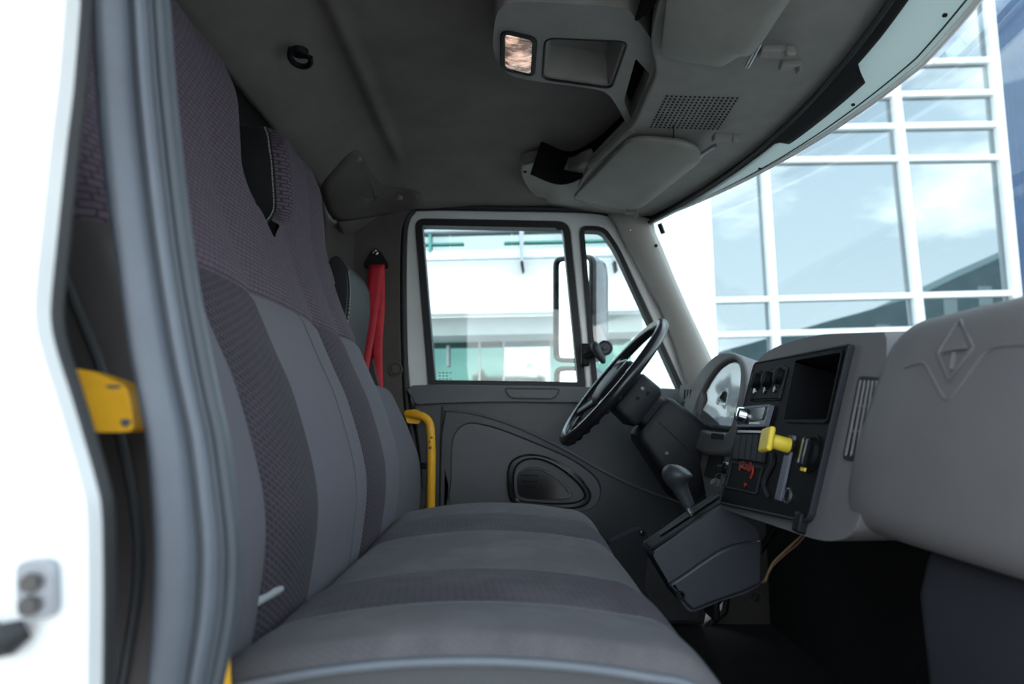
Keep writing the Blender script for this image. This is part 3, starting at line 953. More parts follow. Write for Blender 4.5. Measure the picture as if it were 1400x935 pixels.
def backpatch(name, m, yl, yr, z0, z1, nu, nv, top=None):
    """yl, yr: functions of z giving the patch edges"""
    def fn(s, t):
        z = z0 + (z1 - z0) * t
        y = yl(z) + (yr(z) - yl(z)) * s
        zz = z
        dist = min(y - BY0, BY1 - y)
        if top is not None:
            zt, r = top
            ya, yb = yl(z), yr(z)
            if z > 0.345:
                k = sstep(0.345, 0.40, z)
                dist = min(dist if k < 1 else 9, (min(y - ya, yb - y)) + (1 - k) * 0.06)
            dist = min(dist, zt - z)
        return Vector((back_x(y, zz, dist, 0.045 if top is None else 0.026), y, zz))
    v, f = grid(fn, nu, nv)
    uv = [(p.y, p.z * 1.05) for p in v]
    return obj(name, v, f, m, bench, uv=uv, smooth=60)
names = ['side_bolster', 'patterned_panel', 'middle_panel', 'patterned_panel', 'side_bolster']
mats_ = ['cloth_grey', 'cloth_pattern_lower', 'cloth_grey', 'cloth_pattern_lower', 'cloth_grey']
backpatch('bolster_edge', 'vinyl_brown', lambda z: BY0, lambda z: 0.672, -0.30, 0.19, 8, 40)
v, f = tube([Vector((back_x(0.672, z, 0.052) + 0.001, 0.672, z)) for z in [-0.28 + 0.47 * k / 30 for k in range(31)]], 0.003, 6)
obj('back_piping', v, f, 'vinyl_slate', bench)
for i in range(5):
    backpatch(names[i], mats_[i], lambda z, a=BANDS[i] if i else 0.672: a, lambda z, b=BANDS[i + 1]: b, -0.30, 0.19, 14, 40)
v, f = tube([Vector((back_x(1.20, z, 9) + 0.001, 1.20, z)) for z in [-0.25 + 0.44 * k / 30 for k in range(31)]], 0.0013, 6)
obj('centre_seam', v, f, 'cloth_grey', bench)
# upper cloth below the head restraints, then the two head restraints
YM = 1.235
backpatch('upper_back_panel', 'cloth_pattern_upper', lambda z: BY0, lambda z: BY1, 0.19, 0.34, 70, 16)
def span(ya, yb, wa, wb):
    def l(z):
        return wa + (ya - wa) * sstep(0.33, 0.45, z) ** 0.75 + 0.03 * sstep(0.56, 0.63, z)
    def r(z):
        return wb + (yb - wb) * sstep(0.33, 0.45, z) ** 0.75 - 0.03 * sstep(0.56, 0.63, z)
    return l, r
l1, r1 = span(0.68, 1.14, BY0, YM)
l2, r2 = span(1.375, 1.665, YM, BY1)
for (l_, r_) in ((l1, r1), (l2, r2)):
    hr = backpatch('head_restraint', 'cloth_pattern_upper', l_, r_, 0.34, 0.63, 30, 36, top=(0.63, 0.04))
    # black vinyl sides running round the head restraint
    zs = [0.34 + 0.29 * k / 24 for k in range(25)]
    path = [(l_(z), z) for z in zs] + [(l_(0.63) + (r_(0.63) - l_(0.63)) * k / 12, 0.63) for k in range(1, 12)] + [(r_(z), z) for z in reversed(zs)]
    rings = []
    for dx in (0.0, 0.02, 0.06, 0.10):
        rings.append([Vector((back_x(min(max(y, BY0 + 0.05), BY1 - 0.05), z, 0.0, 0.026) - dx, y, z)) for y, z in path])
    v, f = loft(rings, closed=False)
    obj('head_restraint_side', v, f, 'vinyl_black', bench, smooth=60)
    # contrast stitching along the edge
    dash = []
    for k in range(0, len(zs) - 1):
        z = zs[k]
        if z > 0.37:
            for s in (0.15, 0.6):
                zz = z + s * (zs[1] - zs[0])
                y = l_(zz) + 0.001
                x = back_x(y, zz, 0.0, 0.026) - 0.006
                dash.append(box((x, y - 0.001, zz), (0.0025, 0.002, 0.0045)))
    v, f = join(*dash)
    tag(obj('stitching', v, f, 'thread', bench), kind='stuff')
# sides, back and bottom of the backrest
for y, m in ((BY0, 'vinyl_brown'), (BY1, 'vinyl_slate')):
    zs = [-0.30 + 0.64 * k / 30 for k in range(31)]
    r0 = [Vector((back_x(y, z, 0.0), y, z)) for z in zs]
    r1_ = [Vector((interp(PROF, z) - 0.085, y + (-0.012 if y < 1 else 0.008), z)) for z in zs]
    r2_ = [Vector((interp(PROF, z) - 0.15, y, z)) for z in zs]
    v, f = loft([r0, r1_, r2_], closed=False)
    obj('back_side_panel', v, f, m, bench, smooth=60)
    v, f = tube([p + Vector((-0.004, -0.004 if y < 1 else 0.004, 0)) for p in r0], 0.0045, 8)
    obj('back_piping', v, f, 'vinyl_slate' if y < 1 else 'thread', bench)
v, f = grid(lambda s, t: Vector((interp(PROF, -0.30 + 0.64 * t) - 0.15, BY0 + (BY1 - BY0) * s, -0.30 + 0.64 * t)), 6, 20)
obj('back_shell', v, f, 'vinyl_black', bench, smooth=60)

# cushion
SX0, SX1 = -0.335, 0.205
CY0 = 0.645
CB = [CY0] + BANDS[1:]
def cush(x, y):
    z = -0.204
    z -= 0.030 * ((x + 0.04) / 0.24) ** 2
    z -= 0.006 * math.cos((y - 1.165) * 5.5)
    z -= 0.045 * (1 - sstep(-0.325, -0.245, x))
    r = 0
    for a, b in zip(BANDS, BANDS[1:]):
        if a <= y <= b:
            r = 0.007 * math.sin(math.pi * (y - a) / (b - a)) ** 0.7
    z += r
    return z
def cushfn(ya, yb):
    def fn(s, t):
        y = ya + (yb - ya) * t
        # s runs along the top, then round the nose and down the front
        L1 = SX1 - 0.075 - SX0
        arc = 0.075 * math.pi / 2
        tot = L1 + arc + 0.12
        d = s * tot
        edge = 0.0
        er = 0.016 if y < 1 else 0.05
        dist = min(y - CY0, BY1 - y)
        if dist < er:
            q = er - dist
            edge = er - math.sqrt(max(0, er * er - q * q))
        if d < L1:
            x = SX0 + d
            return Vector((x, y, cush(x, y) - edge))
        zt = cush(SX1 - 0.075, y)
        if d < L1 + arc:
            a = (d - L1) / 0.075
            nx = SX1 - 0.075 + 0.075 * math.sin(a)
            return Vector((nx - edge * 0.4 * math.sin(a), y, zt - 0.075 * (1 - math.cos(a)) - edge * math.cos(a)))
        dd = d - L1 - arc
        return Vector((SX1 - dd * 0.15 - edge * 0.4, y, zt - 0.075 - dd))
    return fn
cm = ['cloth_grey_seat', 'cloth_pattern_seat', 'cloth_grey_seat', 'cloth_pattern_seat', 'cloth_grey_seat']
cn = ['cushion_bolster', 'cushion_patterned_panel', 'cushion_middle_panel', 'cushion_patterned_panel', 'cushion_bolster']
for i in range(5):
    v, f = grid(cushfn(CB[i], CB[i + 1]), 60, 14)
    uv = [(p.x - 0.3 * p.z, p.y) for p in v]
    obj(cn[i], v, f, cm[i], bench, uv=uv, smooth=70)
for y in BANDS[1:-1]:
    fn = cushfn(y - 0.0001, y + 0.0001)
    v, f = tube([fn(k / 60, 0.5) + Vector((0, 0, 0.0003)) for k in range(56)], 0.0016, 6)
    obj('cushion_seam', v, f, 'cloth_grey', bench)
for y, sgn in ((CY0, -1), (BY1, 1)):
    fn = cushfn(CY0, BY1)
    e = [fn(k / 60, 0 if sgn < 0 else 1) for k in range(61)]
    bot = [Vector((p.x, p.y + sgn * 0.01, -0.43)) for p in e]
    mid = [Vector((p.x, p.y + sgn * 0.01, p.z - 0.06)) for p in e]
    v, f = loft([e, mid, bot], closed=False)
    obj('cushion_side', v, f, 'vinyl_slate', bench, smooth=60)
    v, f = tube([p + Vector((0, sgn * 0.004, -0.004)) for p in e[2:50]], 0.0042, 8)
    obj('cushion_piping', v, f, 'piping', bench)
v, f = box((-0.06, 1.165, -0.565), (0.40, 1.02, 0.29))
obj('seat_pedestal', v, f, 'black_plastic', bench, bevel=0.02)
# folded paper-white belt tag caught between cushion and back
tg = [at(336, 830, 0.775), at(344, 818, 0.785), at(380, 807, 0.835), at(384, 813, 0.835), at(352, 831, 0.785)]
v, f = prism([p + Vector((0.0, 0, 0.0)) for p in tg], (0.004, 0.004, 0.006))
tag(obj('seat_belt_tag', v, f, 'tag_grey', bevel=0.002), 'small pale belt tag tucked between bench cushion and backrest', 'tag')

# ================================================================== DRIVER SEAT
ds_ = thing('driver_seat', (-0.1, 2.06, -0.71), 'slate grey driver seat with black vinyl head restraint', 'seat')
DY0, DY1 = 1.83, 2.32
DP = smoothtab([(-0.36, -0.31), (-0.25, -0.30), (-0.13, -0.305), (-0.02, -0.345), (0.06, -0.385), (0.12, -0.41)])
def dbx(y, z, rr=0.05):
    d = min(y - DY0, DY1 - y, 0.12 - z + 0.0)
    x = interp(DP, z)
    if d < rr:
        q = rr - max(d, 0)
        x -= rr - math.sqrt(max(0, rr * rr - q * q))
    return x
v, f = grid(lambda s, t: Vector((dbx(DY0 + (DY1 - DY0) * s, -0.36 + 0.48 * t), DY0 + (DY1 - DY0) * s, -0.36 + 0.48 * t)), 24, 40)
obj('backrest_front', v, f, 'cloth_grey', ds_, uv=[(p.y, p.z) for p in v], smooth=60)
zs = [-0.36 + 0.48 * k / 24 for k in range(25)]
path = [(DY0, z) for z in zs] + [(DY0 + (DY1 - DY0) * k / 8, 0.12) for k in range(1, 8)] + [(DY1, z) for z in reversed(zs)]
v, f = loft([[Vector((dbx(y, z) - dx, y + (0.012 * math.sin(dx * 20) * (-1 if y < 2.07 else 1) if abs(y - 2.075) > 0.24 else 0), z)) for y, z in path] for dx in (0, 0.05, 0.10, 0.15)], closed=False)
obj('backrest_side', v, f, 'vinyl_slate', ds_, smooth=60)
v, f = tube([Vector((dbx(DY0, z) - 0.003, DY0 - 0.002, z)) for z in zs], 0.003, 6)
obj('backrest_piping', v, f, 'thread', ds_)
# wedge-shaped head restraint
HP = Plane((0, 1.90, 0), (1, 0, 0), (0, 0, 1))
hv = [(462, 350), (474, 365), (479, 385), (478, 420), (470, 470), (466, 530), (450, 530), (447, 420), (445, 380), (450, 356)]
h3 = [tuple(p) for p in spl(HP.pxs(hv), 3, True)]
v, f = plate(HP, h3, [], 0.0, -0.27)
obj('head_restraint', v, f, 'vinyl_dark', ds_, bevel=0.016, seg=4)
h3 = off2(h3, -0.006)
v, f = plate(HP, h3, [], 0.010, -0.02)
obj('head_restraint_side', v, f, 'vinyl_black', ds_, bevel=0.008, seg=3)
dash = []
pth = spl([HP(*HP.px(u_, v_), 0.011) for u_, v_ in ((478, 372), (480, 395), (479, 420), (474, 462), (468, 498))], 7)
for p, q in zip(pth[::1], pth[1:]):
    m_ = (p + q) / 2
    dash.append(box(m_, (0.003, 0.003, 0.006)))
v, f = join(*dash)
tag(obj('stitching', v, f, 'thread', ds_), kind='stuff')
v, f = grid(lambda s, t: Vector((-0.26 + 0.46 * s, DY0 + (DY1 - DY0) * t, -0.315 - 0.05 * max(0, (s - 0.8) / 0.2) ** 2 - 0.02 * abs(t - 0.5) ** 2)), 20, 12)
obj('cushion', v, f, 'cloth_grey_seat', ds_, uv=[(p.x, p.y) for p in v], solid=-0.10, smooth=60)
v, f = box((-0.04, 2.07, -0.56), (0.34, 0.40, 0.30))
obj('suspension_base', v, f, 'black_plastic', ds_, bevel=0.02)

# ------------------------------------------------------------------ red seat belt
sb = thing('seat_belt', at(515, 352, 2.455), 'red seat belt hanging from its pillar anchor behind the driver seat', 'seat belt')
A0 = BP(*BP.px(515, 352), 0.0)
v, f = plate(BP, rnd(BP.pxs([(515, 340), (522, 346), (531, 360), (531, 368), (499, 368), (499, 360), (508, 346)]), 0.012), [], 0.020, 0.0)
an = obj('belt_anchor', v, f, 'black_plastic', sb, bevel=0.005)
v, f = lathe(BP(*BP.px(515, 347), 0.018), BP.en, [(0, 0.011), (0.006, 0.011), (0.008, 0.007), (0.004, 0.005), (0.004, 0)], 16)
obj('anchor_bolt', v, f, 'chrome', an)
def webbing(nm, cl, cr):
    L_ = spl([at(*p) for p in cl], 6)
    R_ = spl([at(*p) for p in cr], 6)
    rings = []
    for a, b in zip(L_, R_):
        rings.append([a, a.lerp(b, 0.33) + Vector((0, -0.002, 0)), a.lerp(b, 0.66) + Vector((0, -0.002, 0)), b])
    v, f = loft(rings, closed=False)
    return obj(nm, v, f, 'belt_red', sb, solid=0.0025, smooth=60)
webbing('belt_webbing', [(505, 362, 2.44), (506, 420, 2.435), (508, 480, 2.43), (510, 560, 2.42)], [(526, 362, 2.44), (526, 420, 2.435), (523, 480, 2.43), (525, 560, 2.42)])
webbing('belt_webbing', [(505, 362, 2.425), (498, 420, 2.40), (488, 482, 2.37), (480, 545, 2.34)], [(526, 362, 2.425), (518, 420, 2.40), (509, 475, 2.37), (498, 545, 2.34)])
v, f = prism([at(504, 500, 2.405), at(510, 490, 2.405), at(516, 515, 2.405), at(525, 545, 2.405), at(498, 545, 2.405)], (0, -0.012, 0))
obj('belt_sleeve', v, f, 'vinyl_slate', sb, bevel=0.003)

# ------------------------------------------------------------------ yellow grab bars
def worn(parent, pts, r):
    for p, s in pts:
        v, f = lathe(p, (0, -1, 0), [(0, r * s), (0.0012, r * s * 0.8), (0.0016, 0)], 8)
        obj('paint_chip', v, f, 'worn_steel', parent)
gb = thing('grab_bar', at(590, 690, 2.40), 'thin yellow grab bar standing in front of the driver door', 'grab bar')
bar = [at(556, 566, 2.43), at(568, 567, 2.41), at(579, 570, 2.40), at(586, 577, 2.395), at(589, 590, 2.39), at(590, 630, 2.39), at(589, 690, 2.39), at(588, 760, 2.39), at(586, 840, 2.39)]
v, f = tube(spl(bar, 6), 0.0145, 14)
b_ = obj('bar_tube', v, f, 'yellow_paint', gb)
v, f = plate(Plane((0, 2.432, 0), (1, 0, 0), (0, 0, 1)), rnd(Plane((0, 2.432, 0), (1, 0, 0), (0, 0, 1)).pxs([(555, 560), (574, 560), (575, 580), (556, 578)]), 0.012), [], 0.012, -0.01)
obj('mount_flange', v, f, 'yellow_paint', gb, bevel=0.004)
worn(b_, [(at(566, 570, 2.415), 0.5), (at(583, 583, 2.385), 0.4), (at(590, 598, 2.375), 0.35), (at(588, 612, 2.375), 0.45), (at(587, 604, 2.375), 0.3)], 0.012)
gb2 = thing('grab_bar', at(293, 935, 0.63), 'thick yellow grab bar with chipped flattened end beside the passenger seat', 'grab bar')
bar = [at(165, 552, 0.56), at(200, 556, 0.59), at(240, 572, 0.61), at(268, 610, 0.615), at(276, 680, 0.62), at(280, 780, 0.62), at(290, 860, 0.62), at(295, 935, 0.62), at(296, 1000, 0.62)]
v, f = tube(spl(bar, 6), 0.0125, 14)
b_ = obj('bar_tube', v, f, 'yellow_paint', gb2)
MP = Plane((0, 0.54, 0), (1, 0, 0), (0, 0, 1))
mpx = [(70, 508), (86, 503), (115, 506), (150, 517), (172, 527), (181, 545), (185, 575), (182, 589), (150, 591), (118, 589), (98, 578), (84, 552)]
m2 = [tuple(p) for p in spl(MP.pxs(mpx), 3, True)]
v, f = plate(MP, m2, [], 0.004, -0.020)
fl = obj('mount_flange', v, f, 'yellow_paint', gb2, bevel=0.007, seg=3)
for (u_, v_, rx, rz_) in ((110, 541, 0.55, 1.9), (176, 578, 0.7, 0.55), (160, 529, 1.1, 0.25), (118, 586, 1.4, 0.25)):
    a, b = MP.px(u_, v_)
    v, f = plate(MP, [(a + 0.0055 * rx * math.cos(t) * (1 + 0.3 * math.sin(3 * t)), b + 0.0055 * rz_ * math.sin(t)) for t in [2 * math.pi * k / 12 for k in range(12)]], [], 0.0048, 0.002)
    obj('paint_chip', v, f, 'strip_rubber', fl)

# ================================================================== DASHBOARD
dash = thing('dashboard', (0.6, 1.45, -0.3), 'grey dashboard with black angled centre panel and rounded passenger glove box', 'dashboard')
CS = Plane((0.465, 1.19, -0.02), (0, -1, 0), (0.075, 0, 0.27))
if CS.en.x > 0:
    raise RuntimeError('centre plane')
def cs(*p): return CS.pxs(p)
# grey shell of the centre stack
shell = [(1024, 520), (1034, 497), (1046, 483), (1066, 472), (1095, 463), (1130, 457), (1175, 455), (1195, 455), (1212, 463), (1206, 560), (1192, 650), (1174, 712), (1164, 730), (1145, 739), (1112, 737), (1050, 716), (992, 697), (984, 690), (988, 670), (1000, 620)]
shp = [tuple(p) for p in spl(CS.pxs(shell), 3, True)]
cub = rnd(cs((1096, 495), (1160, 484), (1140, 576), (1080, 576)), 0.006)
v, f = plate(CS, shp, [off2(cub, 0.002)], 0.0, -0.30)
for k in range(len(v) // 2, len(v)):      # the shell runs level towards the windshield
    v[k] = v[k] + Vector((0, 0, 0.085))
obj('centre_shell', v, f, 'dash_grey', dash, bevel=0.022, seg=5)
bez = rnd(CS.pxs([(1037, 499), (1168, 475), (1165, 485), (1113, 708), (1106, 713), (990, 688)]), [0.012, 0.004, 0.01, 0.01, 0.008, 0.008])
v, f = plate(CS, bez, [cub], 0.008, -0.02)
bzo = obj('centre_bezel', v, f, 'bezel_black', dash, bevel=0.004, seg=2)
# thin raised border
v, f = plate(CS, off2(bez, 0.004), [off2(bez, -0.001)], 0.010, 0.0)
obj('bezel_border', v, f, 'dash_dark', bzo, bevel=0.002)
# cubby
v, f = loft([[CS(a, b, 0.011) for a, b in off2(cub, 0.005)], [CS(a, b, 0.011) for a, b in cub], [CS(a, b, -0.15) for a, b in off2(cub, -0.01)]], True, False)
v2, f2 = plate(CS, off2(cub, -0.008), [], -0.145, -0.15)
v, f = join((v, f), (v2, f2))
obj('open_cubby', v, f, 'bezel_black', bzo, smooth=30)
# heater control panel
hvac = rnd(cs((1040, 515), (1084, 503), (1073, 549), (1032, 550)), 0.005)
v, f = plate(CS, hvac, [off2(hvac, -0.004)], 0.011, 0.006)
hv_ = obj('heater_panel', v, f, 'dash_dark', bzo, bevel=0.0015)
for (u_, v_) in ((1041, 522), (1056, 520), (1073, 516)):
    a, b = CS.px(u_, v_)
    v, f = lathe(CS(a, b, 0.006), CS.en, [(0, 0.022), (0.003, 0.022), (0.004, 0.016), (0.009, 0.015), (0.012, 0.013), (0.013, 0.009), (0.013, 0)], 20)
    kn = obj('heater_knob', v, f, 'bezel_black', bzo)
    v, f = box(CS(a, b - 0.002, 0.016), (0.006, 0.028, 0.008), (CS.ex, CS.ey, CS.en))
    obj('knob_grip', v, f, 'black_plastic', kn, bevel=0.002)
    v, f = box(CS(a - 0.010, b - 0.010, 0.012), (0.004, 0.003, 0.003), (CS.ex, CS.ey, CS.en))
    obj('knob_pointer', v, f, 'label_white', kn)
for (u_, v_) in ((1038, 536), (1052, 535), (1066, 534)):
    a, b = CS.px(u_, v_)
    v, f = lathe(CS(a, b, 0.006), CS.en, [(0, 0.007), (0.005, 0.006), (0.006, 0)], 12)
    obj('heater_button', v, f, 'satin_metal' if u_ == 1038 else 'black_gloss', bzo)
# radio
rad = rnd(cs((1024, 560), (1066, 557), (1058, 586), (1017, 586)), 0.004)
v, f = plate(CS, rad, [], 0.016, 0.0)
ra = obj('radio', v, f, 'black_gloss', bzo, bevel=0.002)
v, f = plate(CS, off2(rad, 0.001), [off2(rad, -0.003)], 0.018, 0.010)
obj('radio_rim', v, f, 'strap_slate', ra)
v, f = plate(CS, rnd(cs((1039, 562), (1060, 560), (1055, 577), (1036, 578)), 0.003), [], 0.0185, 0.014)
obj('radio_display', v, f, 'display', ra)
a, b = CS.px(1028, 571)
v, f = lathe(CS(a, b, 0.014), CS.en, [(0, 0.017), (0.004, 0.016), (0.016, 0.014), (0.018, 0.010), (0.018, 0)], 20)
obj('radio_knob', v, f, 'chrome', ra)
a, b = CS.px(1043, 582)
v, f = box(CS(a, b, 0.017), (0.05, 0.004, 0.002), (CS.ex, CS.ey, CS.en))
obj('radio_lettering_bar', v, f, 'satin_metal', ra)
v, f = plate(CS, cs((1016, 590), (1050, 591), (1049, 594), (1015, 593)), [], 0.011, 0.006)
obj('panel_seam', v, f, 'satin_metal', bzo)
# rocker switches
for k in range(5):
    u0 = 1013 + k * 8.4
    sw_ = rnd(cs((u0 + 2, 597), (u0 + 9, 597.5), (u0 + 5, 630 + k * 1.2), (u0 - 2, 628 + k * 1.2)), 0.003)
    v, f = plate(CS, sw_, [], 0.014, 0.0)
    obj('rocker_switch', v, f, 'dash_dark', bzo, bevel=0.003)
# lower blank panel with red hand lettering
blank = rnd(cs((1007, 632), (1050, 640), (1041, 678), (998, 668)), 0.004)
v, f = plate(CS, blank, [off2(blank, -0.003)], 0.011, 0.004)
blo = obj('blank_panel', v, f, 'dash_dark', bzo, bevel=0.001)
scr = [[(1019, 634), (1018, 645)], [(1019, 635), (1024, 634), (1025, 638), (1020, 640), (1025, 642)], [(1027, 638), (1025, 642), (1028, 643), (1029, 638), (1027, 638)], [(1033, 634), (1032, 645), (1029, 643), (1032, 639)], [(1035, 638), (1036, 644), (1037, 638)], [(1037, 639), (1036, 648), (1033, 656)], [(1026, 662), (1025, 667), (1027, 664)]]
for s_ in scr:
    v, f = tube(spl([CS(*CS.px(*q), 0.0095) for q in s_], 4), 0.0022, 6)
    obj('red_pen_stroke', v, f, 'red_marker', bzo)
# yellow push-pull parking valve knob: square plate on a round stem
a, b = CS.px(1088, 612)
base = CS(a, b, 0.0)
v, f = cyl(base, CS.en, 0.017, 0.012, 20)
obj('valve_collar', v, f, 'black_plastic', bzo)
v, f = lathe(base + CS.en * 0.004, CS.en, [(0, 0.0125), (0.034, 0.0120), (0.040, 0.010), (0.042, 0.009)], 20)
yk = obj('parking_brake_knob', v, f, 'yellow_knob', bzo, label='yellow square push-pull parking brake knob')
cq = base + CS.en * 0.048
v, f = box(cq, (0.040, 0.040, 0.010), ((CS.ex + CS.ey * 0.15).normalized(), (CS.ey - CS.ex * 0.15).normalized(), CS.en))
obj('knob_plate', v, f, 'yellow_knob', yk, bevel=0.004, seg=3)
v, f = cyl(base + CS.en * 0.046 - CS.ey * 0.021 + CS.ex * -0.008, CS.ex, 0.0025, 0.012, 8)
obj('knob_pin', v, f, 'chrome', yk)
# slate strap, ring socket, round valve dial
v, f = plate(CS, cs((1088, 597), (1096, 598), (1076, 688), (1068, 686)), [], 0.012, 0.004)
obj('slate_strip', v, f, 'strap_slate', bzo, bevel=0.002)
v, f = tube(spl([CS(*CS.px(u_, v_), 0.010) for u_, v_ in ((1064, 622), (1065, 634), (1057, 650), (1052, 664), (1058, 680))], 5), 0.004, 8)
obj('moulded_groove', v, f, 'dash_dark', bzo)
a, b = CS.px(1085, 680)
v, f = lathe(CS(a, b, 0.006), CS.en, [(0, 0.0125), (0.005, 0.0125), (0.006, 0.011), (0.004, 0.009)], 20)
pso = obj('power_socket', v, f, 'satin_metal', bzo)
v, f = cyl(CS(a, b, 0.006), CS.en, 0.0092, 0.005, 16)
obj('socket_cap', v, f, 'bezel_black', pso)
a, b = CS.px(1117, 622)
v, f = lathe(CS(a, b, 0.004), CS.en, [(0, 0.030), (0.006, 0.030), (0.006, 0.025), (0.012, 0.023), (0.012, 0)], 24)
dv = obj('selector_dial', v, f, 'bezel_black', bzo)
v, f = box(CS(a, b, 0.018), (0.014, 0.044, 0.014), (CS.ex, CS.ey, CS.en))
obj('dial_grip', v, f, 'black_gloss', dv, bevel=0.004)
v, f = box(CS(a - 0.003, b - 0.026, 0.014), (0.014, 0.005, 0.003), (CS.ex, CS.ey, CS.en))
obj('dial_mark', v, f, 'yellow_knob', dv)
# bottom lip with a dark clip
a, b = CS.px(1100, 716)
v, f = box(CS(a, b, 0.004), (0.022, 0.03, 0.02), (CS.ex, CS.ey, CS.en))
obj('lip_clip', v, f, 'black_plastic', bzo, bevel=0.004)
# side air vent in the grey shell
vt = rnd(cs((1178, 518), (1206, 520), (1192, 628), (1157, 626)), 0.006)
v, f = plate(CS, off2(vt, 0.003), [off2(vt, -0.004)], 0.004, -0.004)
ve = obj('air_vent', v, f, 'black_plastic', dash, bevel=0.001)
v, f = plate(CS, vt, [], 0.0012, -0.003)
obj('vent_back', v, f, 'black_plastic', ve)
for k in range(5):
    t = 0.10 + k * 0.2
    p0 = (1178 + (1206 - 1178) * t, 521 + 1 * t)
    p1 = (1157 + (1192 - 1157) * t, 624 + 2 * t)
    a0, b0 = CS.px(*p0); a1, b1 = CS.px(*p1)
    v, f = tube([CS(a0, b0, 0.004), CS(a1, b1, 0.004)], 0.0021, 8, flat=1.0)
    obj('vent_slat', v, f, 'dash_grey', ve)
for k in (0.33, 0.66):
    a0, b0 = CS.px(1178 - 21 * k, 520 + 105 * k); a1, b1 = CS.px(1206 - 14 * k, 522 + 105 * k)
    v, f = tube([CS(a0, b0, 0.002), CS(a1, b1, 0.002)], 0.002, 6)
    obj('vent_bar', v, f, 'dash_grey', ve)

# passenger module
def rsec(x_front, y):                       # rounded profile in XZ, front to the rear of the cab
    z1, z0 = 0.130, -0.146
    return rnd([(0.95, z1 - 0.03), (x_front + 0.035, z1), (x_front + 0.004, z1 - 0.10), (x_front - 0.014, -0.05), (x_front - 0.020, z0 + 0.014), (x_front + 0.06, z0 - 0.014), (0.95, z0)], [0, 0.075, 0.05, 0.05, 0.03, 0.02, 0], 6)
rings = []
YB = [0.30, 0.36, 0.45, 0.55, 0.65, 0.75, 0.82, 0.858, 0.882, 0.897, 0.906, 0.910]
def gshear(y, z):
    return 0.26 * (0.05 - z) * sstep(0.50, 0.86, y)
def gtaper(y):
    k = min(1.0, max(0.0, (y - 0.85) / 0.060))
    return 1 - math.sqrt(max(0, 1 - k * k)) if k > 0 else 0
for y in YB:
    sh_ = gtaper(y)
    rg = rsec(0.455, y)
    zc = -0.005
    rings.append([Vector((x + 0.045 * sh_ * (1 if x < 0.8 else 0), y + gshear(y, z), zc + (z - zc) * (1 - 0.14 * sh_))) for x, z in rg])
v, f = loft(rings)
gb_ = obj('glove_box', v, f, 'dash_grey', dash, smooth=60, label='rounded grey passenger module with diamond emblem')
GB = Plane((0.452, 0.70, 0.0), (0, -1, 0), (0.0, 0, 1))
def on_gb(u_, v_, lift=0.0):
    """march along the pixel ray to the module's front surface"""
    r = ray(u_, v_)
    t = 0.45
    p = r * t
    while t < 1.6:
        p = r * t
        rg = rsec(0.455, p.y)
        yy = p.y - gshear(p.y, p.z)
        if yy < 0.910 and -0.16 < p.z < 0.14:
            sh_ = gtaper(yy)
            best = None
            for (x0, z0), (x1, z1) in zip(rg, rg[1:]):
                if (z0 - p.z) * (z1 - p.z) <= 0 and abs(z1 - z0) > 1e-9 and min(x0, x1) < 0.7:
                    xx = x0 + (x1 - x0) * (p.z - z0) / (z1 - z0) + 0.045 * sh_
                    best = xx if best is None else min(best, xx)
            if best is not None and p.x >= best - lift:
                return p
        t += 0.001
    return p
# crease: upper part of the face stands proud, dipping in a V under the emblem
cr_px = [(1238, 502), (1258, 496), (1267, 500), (1276, 516), (1287, 537), (1295, 546), (1305, 538), (1325, 512), (1344, 486), (1354, 477), (1368, 473), (1400, 471), (1440, 471)]
v, f = tube(spl([on_gb(*p) for p in cr_px], 4), 0.0024, 8)
obj('face_crease', v, f, 'dash_grey', gb_)
dm = [(1313, 438), (1332, 475), (1299, 521), (1282, 483)]
dmp = [on_gb(*p, 0.001) for p in dm]
ccen = sum(dmp, Vector()) / 4
v, f = tube([dmp[0], dmp[1], dmp[2], dmp[3]], 0.0026, 8, closed=True)
em = obj('diamond_emblem', v, f, 'dash_grey', gb_, smooth=50)
inn = [ccen + (p - ccen) * 0.66 for p in dmp]
nx = Vector((-1, 0, 0))
v, f = prism([inn[0] + nx * 0.000, inn[1] + nx * 0.0035, inn[3] + nx * 0.0035], (0.004, 0, 0))
obj('emblem_triangle', v, f, 'dash_grey', em)
mid_ = (inn[1] + inn[3]) / 2
v, f = tube([mid_ + (inn[2] - mid_) * 0.1, mid_ + (inn[2] - mid_) * 0.95], 0.0028, 6)
obj('emblem_stem', v, f, 'dash_grey', em)
# dark lower dash
lo_ = [[Vector((x, y, z)) for x, z in ((0.485, -0.150), (0.470, -0.20), (0.480, -0.42), (0.53, -0.66), (0.75, -0.70), (0.90, -0.5), (0.90, -0.15))] for y in (0.30, 0.50, 0.70, 0.82)]
lo_.append([p + Vector((0.05, 0.04, 0)) for p in lo_[-1]])
v, f = loft(lo_)
obj('lower_panel', v, f, 'dash_dark', dash, bevel=0.012, seg=3)
# dash top
v, f = grid(lambda s, t: Vector((0.72 + (wsh(0.5 + 1.92 * t, 0.0).x - 0.72 - 0.01) * s, 0.5 + 1.92 * t, 0.02 - 0.03 * s)), 10, 20)
obj('dash_top', v, f, 'dash_dark', dash, solid=-0.03, smooth=60)
